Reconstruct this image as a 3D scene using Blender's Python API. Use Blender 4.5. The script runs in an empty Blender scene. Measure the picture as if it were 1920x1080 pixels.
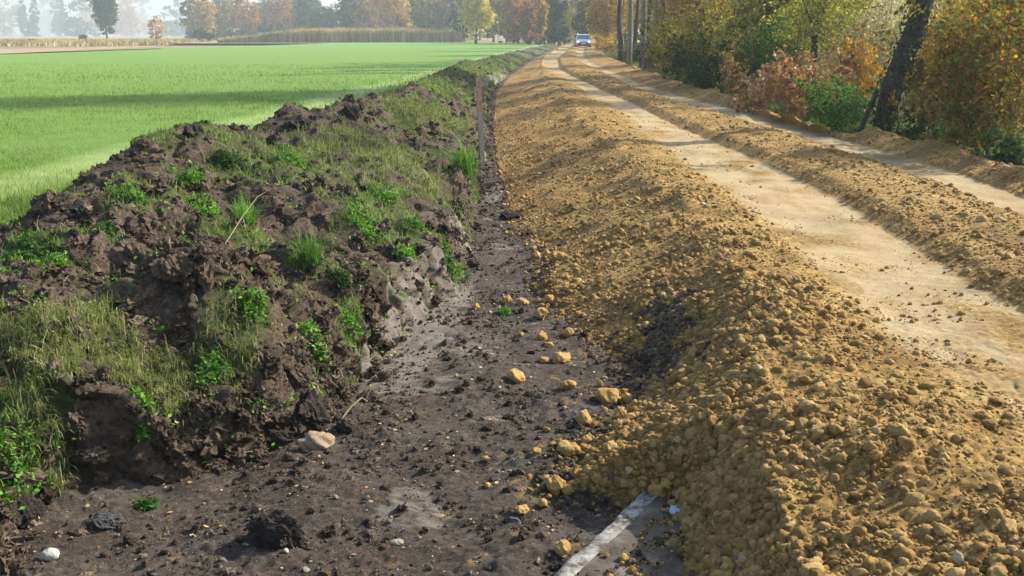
import bpy, math, random
import numpy as np

R = np.random.RandomState(7)
random.seed(7)
COL = bpy.context.scene.collection

# ------------------------------------------------------------------ camera
F_PX = 1867.0
CAM_H = 1.9
PITCH = math.atan(476 / F_PX)
YAW = math.atan(125 / (F_PX / math.cos(PITCH)))
FWD = np.array([-math.sin(YAW) * math.cos(PITCH), math.cos(YAW) * math.cos(PITCH), -math.sin(PITCH)])
RGT = np.array([math.cos(YAW), math.sin(YAW), 0.0])
UPV = np.cross(RGT, FWD)


def ray(px, py):
    d = FWD + (px - 960) / F_PX * RGT - (py - 540) / F_PX * UPV
    return d / d[1]


def W(px, py, z):
    d = ray(px, py)
    t = (z - CAM_H) / d[2]
    return (d[0] * t, d[1] * t, z)


def at(px, Y):
    """world X at distance Y of a bearing"""
    return ray(px, 64)[0] * Y


# ------------------------------------------------------------------ mesh helpers
def make_mesh(name, verts, faces, mat, parent=None, smooth=False, attrs=None):
    """faces: int array (n,3) or (n,4)"""
    verts = np.asarray(verts, dtype=np.float32)
    faces = np.asarray(faces, dtype=np.int32)
    me = bpy.data.meshes.new(name)
    me.vertices.add(len(verts))
    me.vertices.foreach_set('co', verts.ravel())
    k = faces.shape[1]
    me.loops.add(faces.size)
    me.loops.foreach_set('vertex_index', faces.ravel())
    me.polygons.add(len(faces))
    me.polygons.foreach_set('loop_start', np.arange(0, faces.size, k, dtype=np.int32))
    me.polygons.foreach_set('use_smooth', np.full(len(faces), smooth))
    me.update(calc_edges=True)
    if attrs:
        for an, arr in attrs.items():
            a = me.color_attributes.new(an, 'FLOAT_COLOR', 'POINT')
            a.data.foreach_set('color', np.asarray(arr, dtype=np.float32).ravel())
    if mat:
        me.materials.append(mat)
    o = bpy.data.objects.new(name, me)
    COL.objects.link(o)
    if parent is not None:
        o.parent = parent
    return o


def tag(o, label=None, cat=None, group=None, kind=None):
    if label: o['label'] = label
    if cat: o['category'] = cat
    if group: o['group'] = group
    if kind: o['kind'] = kind
    return o


def empty(name, loc, label, cat, group=None):
    o = bpy.data.objects.new(name, None)
    o.empty_display_size = .2
    COL.objects.link(o)
    o.location = loc
    return tag(o, label, cat, group)


def join(parts):
    vs, fs, n = [], [], 0
    for v, f in parts:
        vs.append(np.asarray(v)); fs.append(np.asarray(f) + n); n += len(v)
    return np.concatenate(vs), np.concatenate(fs)


def tube(pts, rads, sides=8, cap=True, wob=0.0):
    pts = np.asarray(pts, float); n = len(pts)
    vs = []
    up = np.array([0.13, 0.31, 0.94])
    for i in range(n):
        d = pts[min(i + 1, n - 1)] - pts[max(i - 1, 0)]
        d = d / (np.linalg.norm(d) + 1e-9)
        a = np.cross(d, up if abs(d @ up) < .95 else np.array([1., 0, 0])); a /= np.linalg.norm(a)
        b = np.cross(d, a)
        for s in range(sides):
            t = 2 * math.pi * s / sides
            r = rads[i] * (1 + wob * R.uniform(-1, 1))
            vs.append(pts[i] + r * (math.cos(t) * a + math.sin(t) * b))
    fs = []
    for i in range(n - 1):
        for s in range(sides):
            s2 = (s + 1) % sides
            fs.append((i * sides + s, i * sides + s2, (i + 1) * sides + s2, (i + 1) * sides + s))
    if cap:
        c = len(vs); vs.append(pts[-1]); vs.append(pts[0])
        for s in range(sides):
            s2 = (s + 1) % sides
            fs.append(((n - 1) * sides + s, (n - 1) * sides + s2, c, c))
            fs.append((s2, s, c + 1, c + 1))
    return np.array(vs), np.array(fs)


def quads_fix(f):
    return f


def box(cx, cy, cz, sx, sy, sz):
    v = np.array([(x, y, z) for x in (-.5, .5) for y in (-.5, .5) for z in (-.5, .5)]) * (sx, sy, sz) + (cx, cy, cz)
    f = np.array([(0, 1, 3, 2), (4, 6, 7, 5), (0, 4, 5, 1), (2, 3, 7, 6), (0, 2, 6, 4), (1, 5, 7, 3)])
    return v, f


# ------------------------------------------------------------------ noise
def _hash(ix, iy, seed):
    h = (ix.astype(np.int64) * 374761393 + iy.astype(np.int64) * 668265263 + seed * 2246822519) & 0xffffffff
    h = ((h ^ (h >> 13)) * 1274126177) & 0xffffffff
    h = ((h ^ (h >> 16)) * 2654435761) & 0xffffffff
    return ((h ^ (h >> 15)) & 0xffffffff) / 4294967296.0


def perlin(x, y, seed=0):
    x0 = np.floor(x); y0 = np.floor(y)
    fx = x - x0; fy = y - y0
    u = fx * fx * fx * (fx * (fx * 6 - 15) + 10); v = fy * fy * fy * (fy * (fy * 6 - 15) + 10)
    def g(ix, iy, dx, dy):
        a = _hash(ix, iy, seed) * 2 * math.pi
        return np.cos(a) * dx + np.sin(a) * dy
    a = g(x0, y0, fx, fy); b = g(x0 + 1, y0, fx - 1, fy)
    c = g(x0, y0 + 1, fx, fy - 1); d = g(x0 + 1, y0 + 1, fx - 1, fy - 1)
    return 1.5 * ((a + u * (b - a)) + v * ((c + u * (d - c)) - (a + u * (b - a))))


def fbm(x, y, seed=0, oct=4, gain=.5):
    s = 0; a = 1
    for i in range(oct):
        s = s + a * perlin(x * 2 ** i, y * 2 ** i, seed + i * 17); a *= gain
    return s


def clods(x, y, seed=0):
    """rounded cell bumps 0..1, crease between neighbours, random size"""
    x0 = np.floor(x); y0 = np.floor(y)
    best = np.full(x.shape, -1.0)
    for i in (-1, 0, 1):
        for j in (-1, 0, 1):
            cx = x0 + i; cy = y0 + j
            px = cx + _hash(cx, cy, seed); py = cy + _hash(cx, cy, seed + 1)
            r = .45 + .5 * _hash(cx, cy, seed + 2)
            d2 = ((x - px) ** 2 + (y - py) ** 2) / (r * r)
            best = np.maximum(best, r * np.sqrt(np.clip(1 - d2, 0, 1)))
    return np.clip(best, 0, 1)


def smooth01(t):
    t = np.clip(t, 0, 1)
    return t * t * (3 - 2 * t)


# ------------------------------------------------------------------ feature lines of the corridor (bearing, drop, height)
LN = dict(
    C=[(0, 470, .72), (130, 352, .92), (240, 285, 1.0), (350, 240, 1.05), (560, 213, 1.0),
       (650, 197, 1.0), (770, 166, .95), (800, 143, .9), (870, 118, .85), (940, 101, .7), (1000, 88, .6)],
    B=[(0, 1080, 0), (20, 985, 0), (150, 915, 0), (330, 895, 0), (470, 862, 0), (600, 800, 0), (690, 700, 0), (760, 625, 0),
       (850, 560, 0), (880, 480, 0), (885, 430, 0), (905, 330, .0), (915, 230, .1), (925, 170, .15), (950, 140, .3), (990, 110, .3)],
    R=[(1280, 1080, 0), (1250, 960, 0), (1060, 925, 0), (1100, 850, 0), (1190, 760, 0), (1200, 700, 0), (1110, 640, 0), (1055, 590, 0),
       (1005, 540, 0), (1025, 470, 0), (965, 430, 0), (957, 380, 0), (940, 330, 0), (930, 270, 0.05), (920, 210, .1), (925, 180, .15),
       (955, 145, .3), (1000, 112, .3)],
    K=[(1500, 1080, .35), (1450, 900, .4), (1440, 760, .45), (1420, 620, .47), (1400, 520, .48), (1320, 420, .48), (1290, 380, .48),
       (1170, 290, .48), (1100, 235, .48), (1040, 160, .47), (1010, 125, .45), (1020, 105, .4)],
    A1=[(1920, 760, .42), (1700, 640, .42), (1560, 520, .42), (1440, 410, .42), (1300, 310, .42), (1180, 215, .42), (1130, 190, .42),
        (1070, 150, .42), (1020, 125, .42), (1015, 110, .4)],
    A2=[(1920, 590, .41), (1800, 520, .41), (1700, 450, .41), (1560, 365, .41), (1400, 290, .41), (1280, 240, .41), (1180, 190, .41),
        (1100, 155, .41), (1050, 130, .41), (1045, 110, .41), (1060, 98, .4)],
    B1=[(1920, 410, .42), (1800, 358, .42), (1660, 308, .42), (1500, 258, .42), (1400, 228, .42), (1300, 200, .42), (1200, 168, .42),
        (1140, 140, .42), (1095, 118, .42), (1080, 105, .4)],
    B2=[(1920, 370, .42), (1800, 325, .42), (1660, 284, .42), (1500, 238, .42), (1400, 210, .42), (1300, 186, .42), (1220, 163, .42),
        (1160, 140, .42), (1110, 118, .42), (1093, 105, .4)],
    N=[(1920, 325, .55), (1860, 305, .55), (1750, 262, .55), (1600, 243, .55), (1540, 238, .55), (1420, 205, .55), (1330, 170, .55),
       (1270, 155, .55), (1200, 130, .5), (1125, 103, .45)])
FAR = dict(C=(-4.3, 140, .45), B=(-3.0, 140, .25), R=(-2.7, 140, .25), K=(-2.0, 140, .38), A1=(-1.7, 140, .38), A2=(-.9, 140, .38),
           B1=(.3, 140, .38), B2=(.9, 140, .38), N=(1.8, 140, .45))

Y0, Y1 = 1.1, 150.0
ys = [Y0]
while ys[-1] < Y1:
    ys.append(ys[-1] + .0013 * max(ys[-1], 2.3) ** 1.5 + (.002 if ys[-1] > 2.3 else .006))
ys = np.array(ys)
NR = len(ys)
FX, FZ = {}, {}
for k, l in LN.items():
    p = np.array([W(*q) for q in l] + [FAR[k]])
    p = p[np.argsort(p[:, 1])]
    FX[k] = np.interp(ys, p[:, 1], p[:, 0]); FZ[k] = np.interp(ys, p[:, 1], p[:, 2])
    ker = np.exp(-np.linspace(-2, 2, 21) ** 2); ker /= ker.sum()
    if k not in ('R', 'B'):
        for D in (FX, FZ):
            D[k] = np.convolve(np.pad(D[k], 10, mode='edge'), ker, mode='valid')
# order and derived lines
mn = lambda a, b, g: np.maximum(b, a + g)
ZF = 0.28
FX['R'] = mn(FX['B'], FX['R'], .12); FX['K'] = mn(FX['R'], FX['K'], .3); FX['A1'] = mn(FX['K'], FX['A1'], .1)
taper = np.interp(ys, [0, 40, 100, 150], [1, 1, .6, .4])
FX['T'] = FX['C'] - 1.15 * taper; FZ['T'] = np.full(NR, ZF - .03)
FX['S'] = FX['B'] - .16; FZ['S'] = FZ['B'] + np.interp(ys, [0, 4, 7, 12, 30, 150], [.30, .36, .44, .36, .18, .05])
FX['S'] = np.maximum(FX['S'], FX['C'] + .4)
FX['M'] = .5 * (FX['C'] + FX['S']); FZ['M'] = .45 * FZ['C'] + .55 * FZ['S'] + .05
FX['D'] = .5 * (FX['A2'] + FX['B1']); FZ['D'] = np.full(NR, .53)
FX['D1'] = FX['A2'] + .16; FZ['D1'] = np.full(NR, .50)
FX['D2'] = FX['B1'] - .2; FZ['D2'] = np.full(NR, .49)
FX['K2'] = .5 * (FX['K'] + FX['A1']); FZ['K2'] = np.full(NR, .47)
FX['N0'] = FX['B2'] + .25 * (FX['N'] - FX['B2']); FZ['N0'] = np.full(NR, .46)
FX['V'] = FX['N'] + .75; FZ['V'] = np.full(NR, .16)
SEG = [('T', 'C', 90), ('C', 'M', 120), ('M', 'S', 120), ('S', 'B', 110), ('B', 'R', 190), ('R', 'K', 190), ('K', 'K2', 45),
       ('K2', 'A1', 45), ('A1', 'A2', 90), ('A2', 'D1', 25), ('D1', 'D', 55), ('D', 'D2', 55), ('D2', 'B1', 20), ('B1', 'B2', 45),
       ('B2', 'N0', 20), ('N0', 'N', 40), ('N', 'V', 50)]
xs_, zs_, start = [], [], {}
n = 0
for a, b, c in SEG:
    start[a] = n
    t = np.arange(c) / c
    if a == 'T': t = t
    xs_.append(FX[a][:, None] * (1 - t) + FX[b][:, None] * t)
    zs_.append(FZ[a][:, None] * (1 - t) + FZ[b][:, None] * t)
    n += c
start['V'] = n
xs_.append(FX['V'][:, None]); zs_.append(FZ['V'][:, None])
GX = np.concatenate(xs_, 1); GZ = np.concatenate(zs_, 1); NC = GX.shape[1]
GY = np.repeat(ys[:, None], NC, 1)
# smooth profile
ker = np.exp(-np.linspace(-2, 2, 19) ** 2); ker /= ker.sum()
P = np.pad(GZ, ((0, 0), (9, 9)), mode='edge')
GZ = sum(ker[i] * P[:, i:i + NC] for i in range(19))
cols = np.arange(NC)


def cw(*kv):
    """column weight from (line, value) pairs"""
    return np.interp(cols, [start[k] + o for k, o, v in kv], [v for k, o, v in kv])[None, :]


wbank = cw(('T', 0, .0), ('T', 18, 1), ('S', 0, 1), ('B', -15, .6), ('B', 18, 0))
wcut = cw(('S', -30, 0), ('S', 0, 1), ('B', -5, 1), ('B', 15, 0))
wfloor = cw(('S', 40, 0), ('B', 5, 1), ('R', -8, 1), ('R', 15, 0))
wgrav = cw(('R', -10, 0), ('R', 12, 1), ('K2', 10, 1), ('A1', -3, .45), ('A1', 14, .10), ('A2', -8, .10), ('A2', 3, .7), ('D1', 10, .9), ('D2', 8, .8),
           ('B1', 0, .4), ('B1', 8, .12), ('B2', -6, .12), ('B2', 6, .7), ('V', 0, 1))
wtrack = cw(('K2', 25, 0), ('A1', 8, 1), ('A2', -4, 1), ('A2', 1, 0), ('D2', 15, 0), ('B1', 6, 1), ('B2', -3, 1), ('B2', 4, 0))
fade = lambda s: np.clip(1.4 - (.0013 * GY ** 1.5) / (s * .4), 0, 1)      # drop detail finer than the rows

# explicit heaps on the bank: (px, py, z guess, radius, height)
for (px, py, z, r, h) in [(350, 262, 1.0, .45, .10), (560, 225, .95, .42, .10), (650, 205, .95, .3, .10), (700, 195, .95, .35, .08), (240, 300, .9, .22, .08),
                          (770, 172, .9, .8, .12), (470, 262, .95, .25, -.12), (600, 330, .8, .6, .10), (420, 520, .65, .45, .16),
                          (250, 590, .55, .40, .22), (90, 620, .55, .3, .16), (420, 600, .5, .25, .14), (560, 600, .45, .2, -.10), (120, 560, .7, .25, -.14), (300, 560, .7, .3, -.10),
                          (700, 250, .85, .7, .12), (740, 300, .7, .5, .12), (800, 345, .5, .45, -.10), (600, 470, .6, .3, .08),
                          (690, 430, .5, .35, .08), (130, 740, .35, .2, .07), (600, 430, .6, .3, -.08), (720, 520, .4, .25, .05),
                          (860, 120, .8, 1.5, .12), (760, 200, .9, .7, .10)]:
    c = W(px, py, z)
    GZ += wbank * h * np.exp(-((GX - c[0]) ** 2 + (GY - c[1]) ** 2) / (r * r))

dx = np.zeros_like(GX); dy = np.zeros_like(GX); dz = np.zeros_like(GX)
x, y = GX, GY
# turned soil
lump = fbm(x / .9, y / .9, 3, 3)
clodmask = smooth01(.5 + 1.2 * fbm(x / .5, y / .5, 5, 2))
wx = x + .10 * perlin(x / .22, y / .22, 91); wy = y + .10 * perlin(x / .22, y / .22, 92)
bk = (.085 * lump + .10 * (.5 - np.abs(fbm(x / .55, y / .55, 11, 3))) +
      .085 * clods(wx / .21, wy / .23, 21) * clodmask + .045 * clods(wx / .095, wy / .1, 31) * fade(.1) * (.4 + .8 * clodmask) +
      .024 * clods(wx / .04, wy / .045, 41) * fade(.04) + .02 * fbm(x / .06, y / .06, 43, 3, .7) * fade(.06) - .08)
dz += wbank * bk
dx += wbank * (.055 * perlin(x / .17, y / .17 + GZ * 5, 51) + .02 * perlin(x / .06, y / .06 + GZ * 9, 52)) * fade(.15)
dy += wbank * (.055 * perlin(x / .17, y / .17 + GZ * 5, 53) + .02 * perlin(x / .06, y / .06 + GZ * 9, 54)) * fade(.15)
# vertical bucket marks on the cut
dx += wcut * (.07 * np.abs(perlin(y / .16, y * 0 + .5, 61)) + .03 * perlin(y / .05, x / .2, 62) + .06 * clods(y / .13, GZ / .13, 63) + .03 * clods(y / .05, GZ / .05, 64) * fade(.05) - .05)
dy += wcut * .03 * perlin(y / .06, GZ / .06, 65) * fade(.06)
# trench floor
fl = (.009 * clods(x / .028, y / .03, 80) * fade(.03) * smooth01(.6 + 1.5 * perlin(x / .25, y / .25, 83)) + .014 * clods(x / .16, y / .13, 78) * smooth01(.2 + 2 * perlin(x / .6, y / .6, 79)) + .030 * fbm(x / .7, y / .8, 71, 3) + .016 * perlin(x / .5, y / .055, 73) * smooth01(.5 + 2 * perlin(x / .9, y / .9, 74)) * fade(.06) +
      .028 * clods(x / .07, y / .07, 75) * smooth01(.2 + 1.8 * perlin(x / .35, y / .35, 76)) * fade(.07) +
      .010 * fbm(x / .03, y / .03, 77, 2) * fade(.03))
dz += wfloor * fl
# gravel
shake = smooth01(.5 + fbm(x / .8, y / .8, 82, 2))
gv = (.03 * fbm(x / .8, y / .9, 81, 3) + .030 * clods(x / .075, y / .08, 83) * fade(.08) * (.35 + .9 * shake) +
      .020 * clods(x / .04, y / .042, 85) * fade(.04) + .009 * clods(x / .02, y / .02, 87) * fade(.022))
slope_heap = cw(('R', 0, 0), ('R', 60, 1), ('K', 0, 1), ('K2', 0, 0)) * .035 * fbm(x / .5, y / .35, 88, 2)
dz += wgrav * gv + slope_heap
dz += wgrav * np.exp(-((cols - start['K']) / 30.0) ** 2)[None, :] * .05 * fbm(x / .4, y / .4, 90, 2)
dz += np.exp(-((cols - start['N']) / 25.0) ** 2)[None, :] * (.09 * fbm(x / .9, y / .9, 93, 3) + .05 * np.abs(perlin(y / .5, x / .5, 94)))
# wheel tracks: tread bars and shallow ruts
dz += wtrack * smooth01((5.8 - GY) / 2) * (.018 * clods(x / .06, y / .06, 98) + .02 * fbm(x / .3, y / .3, 99, 2))
dz += wtrack * (.011 * np.abs(np.sin((y + .25 * np.abs(x - (FX['A1'] + FX['A2'])[:, None] / 2)) * 42)) * smooth01(.3 + 1.6 * perlin(x / .5, y / 1.1, 197)) * fade(.09) - .012 + .012 * perlin(x / .5, y / .4, 95) + .006 * fbm(x / .05, y / .05, 96, 2) * fade(.05) + .006 * perlin(x / .25, y / .09, 97) * fade(.09))
# long swells of the road far out
GX = GX + dx; GY = GY + dy; GZ = GZ + dz


def terr(X, Y):
    """surface height at X, Y"""
    X = np.atleast_1d(X).astype(float); Y = np.atleast_1d(Y).astype(float)
    i = np.clip(np.searchsorted(ys, Y), 1, NR - 1)
    out = np.empty(len(X))
    for q in range(len(X)):
        r = i[q]; c = int(np.clip(np.searchsorted(GX0[r], X[q]), 0, NC - 1))
        out[q] = GZ[r, c] if GX0[r, 0] <= X[q] <= GX0[r, -1] else (ZF if X[q] < 0 else .14)
    return out


GX0 = np.maximum.accumulate(GX, axis=1)


def hit(px, py):
    """first crossing of a sight line with the surface"""
    d = ray(px, py)
    for t in np.geomspace(2.3, 160, 1500):
        X, Y, Z = d[0] * t, t, CAM_H + d[2] * t
        if Z <= terr(X, Y)[0]:
            return np.array([X, Y, Z])
    return np.array([d[0] * 160, 160, 0])


# masks: R grass, G dark soil over gravel, B pale clay, A pale grit
mask = np.zeros(GX.shape + (4,), np.float32)


def blob(px, py, z, rx, ry):
    c = W(px, py, z)
    return np.exp(-((GX - c[0]) / rx) ** 2 - ((GY - c[1]) / ry) ** 2)


GRASS = [(240, 370, .85, .22, .35, 1), (80, 480, .7, .25, .4, .9), (110, 500, .7, .2, .2, .8), (350, 340, .9, .25, .4, .9), (390, 410, .8, .2, .35, .9), (300, 270, 1, .4, .5, .8),
         (480, 285, .95, .5, .9, 1.0), (560, 310, .85, .3, .6, 1), (440, 250, 1, .5, .7, 1), (580, 490, .55, .15, .2, 1), (725, 380, .6, .3, .6, 1), (690, 430, .5, .3, .4, 1),
         (870, 325, .3, .35, .9, 1.1), (840, 490, .2, .2, .25, 1), (655, 600, .35, .12, .15, .8), (590, 690, .3, .1, .15, .8), (400, 715, .3, .15, .15, .9),
         (265, 760, .25, .12, .1, .6), (30, 880, .2, .16, .2, 1.2), (760, 480, .3, .2, .3, .8), (470, 570, .5, .2, .2, .8), (460, 430, .7, .2, .4, .9), (360, 490, .7, .1, .2, .5),
         (250, 600, .65, .35, .22, 1.3), (60, 640, .6, .3, .2, 1.1), (420, 620, .55, .22, .2, 1.1), (150, 680, .45, .3, .12, .7),
         (650, 250, .9, .5, 1.2, 1.2), (720, 270, .8, .5, 1.2, 1.3), (790, 330, .6, .3, 1.2, .9), (640, 340, .7, .4, .8, .9), (790, 190, .9, .5, 2.2, 1.3), (830, 150, .9, .8, 4, 1.2),
         (900, 125, .7, 1.2, 10, 1.1), (960, 105, .6, 1.4, 25, 1.3), (1000, 95, .5, 2, 60, 1.3), (760, 230, .7, .4, 1, .9), (850, 260, .3, .3, 1.5, .8), (860, 200, .3, .3, 2, .8)]
g = np.zeros(GX.shape)
for (px, py, z, rx, ry, s) in GRASS:
    g = np.maximum(g, s * blob(px, py, z, rx, ry))
nz = fbm(GX / .3, GY / .3, 101, 3)
wb = cw(('T', 0, 1), ('S', 0, 1), ('B', -8, .7), ('B', 8, .0))
mask[..., 0] = np.clip(smooth01((g + .75 * nz - .33) * 2.3), 0, 1) * wb
mask[..., 0] = np.maximum(mask[..., 0], cw(('T', 0, 1), ('T', 14, .3), ('T', 25, 0)) * np.clip(.8 + nz, 0, 1))
dk = np.maximum.reduce([blob(1215, 640, .2, .30, .7), blob(1250, 590, .25, .22, .6), .9 * blob(1160, 690, .1, .25, .45), .6 * blob(1060, 460, .05, .25, .4), .5 * blob(1010, 520, .05, .2, .5)])
mask[..., 1] = smooth01((dk + .5 * fbm(GX / .16, GY / .16, 111, 3) - .45) * 3.5)
toe = cw(('B', 90, .0), ('R', -60, .22), ('R', -10, .5), ('R', 4, 1.2), ('R', 20, 2)) + .25 * smooth01((GY - 8) / 6) * cw(('B', 20, 0), ('B', 80, 1))
grit = smooth01((toe - .55 + .75 * fbm(GX / .14, GY / .14, 113, 3)) * 2.5)
mask[..., 1] = np.maximum(mask[..., 1] * cw(('R', -5, 0), ('R', 0, 1), ('K', 0, 1), ('K', 20, 0)), 1 - grit)
cl = np.maximum.reduce([1.25 * blob(790, 600, .1, .26, .9), 1.0 * blob(740, 660, .15, .2, .4), 1.0 * blob(860, 530, .1, .16, .6), 1.1 * blob(800, 590, .05, .22, .5), .9 * blob(700, 640, .2, .14, .3), 1.2 * blob(870, 440, .2, .12, .5), 1.2 * blob(925, 350, .1, .12, .9), blob(905, 290, .1, .1, .7),
                        .8 * blob(770, 735, .0, .3, .14), .6 * blob(860, 650, 0, .5, .25), 1.3 * blob(935, 152, .2, .22, 5), .8 * blob(910, 165, .2, .2, 3), .5 * blob(1000, 600, 0, .4, .3)])
cl = np.maximum(cl, .62 * smooth01(perlin(GX / .45, GY / .35, 181) * 3 - .9) * cw(('B', 10, 0), ('B', 50, 1), ('R', -50, 1), ('R', 0, 0)))
mask[..., 2] = smooth01((cl + .35 * fbm(GX / .12, GY / .05, 121, 3) - .4) * 2.5)
mask[..., 3] = wtrack * smooth01(.75 + .5 * fbm(GX / .35, GY / .6, 131, 3) - .75 * smooth01((5.0 - GY) / 2.0) * (.6 + .8 * fbm(GX / .3, GY / .3, 132, 3)) - .25 * (fbm(GX / .9, GY / 1.6, 133, 2) > .25))


# ------------------------------------------------------------------ materials
class NT:
    def __init__(s, name):
        s.m = bpy.data.materials.new(name); s.m.use_nodes = True
        s.t = s.m.node_tree; s.t.nodes.clear()
        s.out = s.n('ShaderNodeOutputMaterial')

    def n(s, typ, **kw):
        nd = s.t.nodes.new(typ)
        for k, v in kw.items():
            if k in ('op',): nd.operation = v
            elif hasattr(nd, k) and k not in nd.inputs: setattr(nd, k, v)
        return nd

    def L(s, a, b): s.t.links.new(a, b)

    def noise(s, scale, detail=6, rough=.6, vec=None, dist=0.0):
        nd = s.n('ShaderNodeTexNoise'); nd.inputs['Scale'].default_value = scale; nd.inputs['Detail'].default_value = detail
        nd.inputs['Roughness'].default_value = rough; nd.inputs['Distortion'].default_value = dist
        s.L(vec or s.pos(), nd.inputs['Vector']); return nd.outputs['Fac']

    def pos(s):
        if not hasattr(s, '_p'): s._p = s.n('ShaderNodeNewGeometry')
        return s._p.outputs['Position']

    def island(s):
        s.pos(); return s._p.outputs['Random Per Island']

    def ramp(s, fac, stops, interp='LINEAR'):
        nd = s.n('ShaderNodeValToRGB'); cr = nd.color_ramp; cr.interpolation = interp
        while len(cr.elements) < len(stops): cr.elements.new(.5)
        for e, (p, c) in zip(cr.elements, stops):
            e.position = p; e.color = tuple(c) + (1,) if len(c) == 3 else c
        s.L(fac, nd.inputs['Fac']); return nd.outputs['Color']

    def mix(s, fac, a, b, mode='MIX'):
        nd = s.n('ShaderNodeMix'); nd.data_type = 'RGBA'; nd.blend_type = mode
        for sock, v in ((nd.inputs[0], fac), (nd.inputs[6], a), (nd.inputs[7], b)):
            if isinstance(v, bpy.types.NodeSocket): s.L(v, sock)
            elif isinstance(v, (int, float)): sock.default_value = v
            else: sock.default_value = tuple(v) + (1,)
        return nd.outputs[2]

    def math(s, op, a, b=None, clamp=False):
        nd = s.n('ShaderNodeMath'); nd.operation = op; nd.use_clamp = clamp
        for sock, v in ((nd.inputs[0], a), (nd.inputs[1], b)):
            if v is None: continue
            if isinstance(v, bpy.types.NodeSocket): s.L(v, sock)
            else: sock.default_value = v
        return nd.outputs[0]

    def attr(s, name):
        nd = s.n('ShaderNodeAttribute'); nd.attribute_name = name
        sp = s.n('ShaderNodeSeparateColor'); s.L(nd.outputs['Color'], sp.inputs[0])
        return sp.outputs[0], sp.outputs[1], sp.outputs[2], nd.outputs['Alpha']

    def bump(s, h, strength=.5, dist=.01):
        nd = s.n('ShaderNodeBump'); nd.inputs['Strength'].default_value = strength; nd.inputs['Distance'].default_value = dist
        s.L(h, nd.inputs['Height']); return nd.outputs['Normal']

    def principled(s, color, rough=.9, normal=None, spec=.3, metal=0.0, extra=None):
        b = s.n('ShaderNodeBsdfPrincipled')
        if isinstance(color, bpy.types.NodeSocket): s.L(color, b.inputs['Base Color'])
        else: b.inputs['Base Color'].default_value = tuple(color) + (1,)
        if isinstance(rough, bpy.types.NodeSocket): s.L(rough, b.inputs['Roughness'])
        else: b.inputs['Roughness'].default_value = rough
        b.inputs['Specular IOR Level'].default_value = spec; b.inputs['Metallic'].default_value = metal
        if normal: s.L(normal, b.inputs['Normal'])
        for k, v in (extra or {}).items(): b.inputs[k].default_value = v
        s.L(b.outputs[0], s.out.inputs['Surface']); return s.m

    def leafy(s, color, trans=.35, rough=.6, tint=(1.15, 1.1, .7)):
        b = s.n('ShaderNodeBsdfPrincipled'); s.L(color, b.inputs['Base Color'])
        b.inputs['Roughness'].default_value = rough; b.inputs['Specular IOR Level'].default_value = .3
        t = s.n('ShaderNodeBsdfTranslucent'); s.L(s.mix(1.0, color, tint, 'MULTIPLY'), t.inputs['Color'])
        m = s.n('ShaderNodeMixShader'); m.inputs[0].default_value = trans
        s.L(b.outputs[0], m.inputs[1]); s.L(t.outputs[0], m.inputs[2]); s.L(m.outputs[0], s.out.inputs['Surface'])
        return s.m


SOIL_D, SOIL_M, SOIL_L = (.030, .020, .013), (.080, .055, .036), (.13, .10, .075)


def soil_color(t):
    c1 = t.ramp(t.noise(3.5, 8, .65), [(.3, SOIL_D), (.5, SOIL_M), (.72, (.125, .093, .066))])
    c2 = t.ramp(t.noise(45, 6, .7), [(.36, (.35, .35, .35)), (.5, (1, 1, 1)), (.66, (2.3, 2.2, 2.1))])
    return t.mix(.85, c1, c2, 'MULTIPLY')


def soil_mat(name, kind):
    t = NT(name); r, g_, b, a = t.attr('mask')
    c = soil_color(t)
    if kind == 'bank':
        c = t.mix(t.ramp(t.noise(1.3, 4), [(.45, (0, 0, 0)), (.7, (.6, .6, .6))]), c, (.085, .058, .040))
    else:
        c = t.mix(.35, t.mix(1.0, c, (.80, .82, .86), 'MULTIPLY'), (.068, .057, .046))
        c = t.mix(t.ramp(t.noise(2.2, 5), [(.47, (0, 0, 0)), (.62, (.55, .55, .55))]), c, (.112, .096, .078))
        c = t.mix(.75, c, t.ramp(t.noise(26, 7, .75), [(.36, (.42, .40, .38)), (.5, (1, 1, 1)), (.64, (1.7, 1.65, 1.6))]), 'MULTIPLY')
    clay = t.mix(t.noise(9, 6), (.12, .098, .074), (.26, .225, .175))
    c = t.mix(b, c, clay)
    turf = t.mix(t.noise(12, 6), (.045, .060, .016), (.12, .145, .042))
    if kind == 'bank': c = t.mix(t.math('MULTIPLY', r, .8), c, turf)
    if kind == 'floor':
        och = t.mix(t.noise(60, 4), (.18, .115, .04), (.33, .22, .09))
        f = t.math('MULTIPLY', t.math('SUBTRACT', 1.0, g_), t.ramp(t.noise(22, 5, .7), [(.45, (0, 0, 0)), (.56, (1, 1, 1))]))
        c = t.mix(f, c, och)
        sp = t.n('ShaderNodeTexVoronoi'); sp.inputs['Scale'].default_value = 38; t.L(t.pos(), sp.inputs['Vector'])
        c = t.mix(t.ramp(sp.outputs['Distance'], [(.10, (.8, .8, .8)), (.17, (0, 0, 0))]), c, t.mix(1.0, sp.outputs['Color'], (.38, .32, .25), 'MULTIPLY'))
    h = t.math('ADD', t.noise(60, 8, .75), t.math('MULTIPLY', t.noise(230, 4, .7), .4))
    rough = t.mix(b, (.95, .95, .95), (.62, .62, .62))
    return t.principled(c, rough, t.bump(h, .9, .02), .35)


def gravel_color(t, isl=None):
    c1 = t.ramp(t.noise(2.4, 6, .6), [(.32, (.195, .115, .035)), (.5, (.30, .185, .057)), (.7, (.40, .265, .095))])
    c2 = t.ramp(t.noise(34, 5, .65), [(.36, (.38, .35, .30)), (.5, (1, 1, 1)), (.64, (1.65, 1.65, 1.65))])
    c = t.mix(.9, c1, c2, 'MULTIPLY')
    return c


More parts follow.
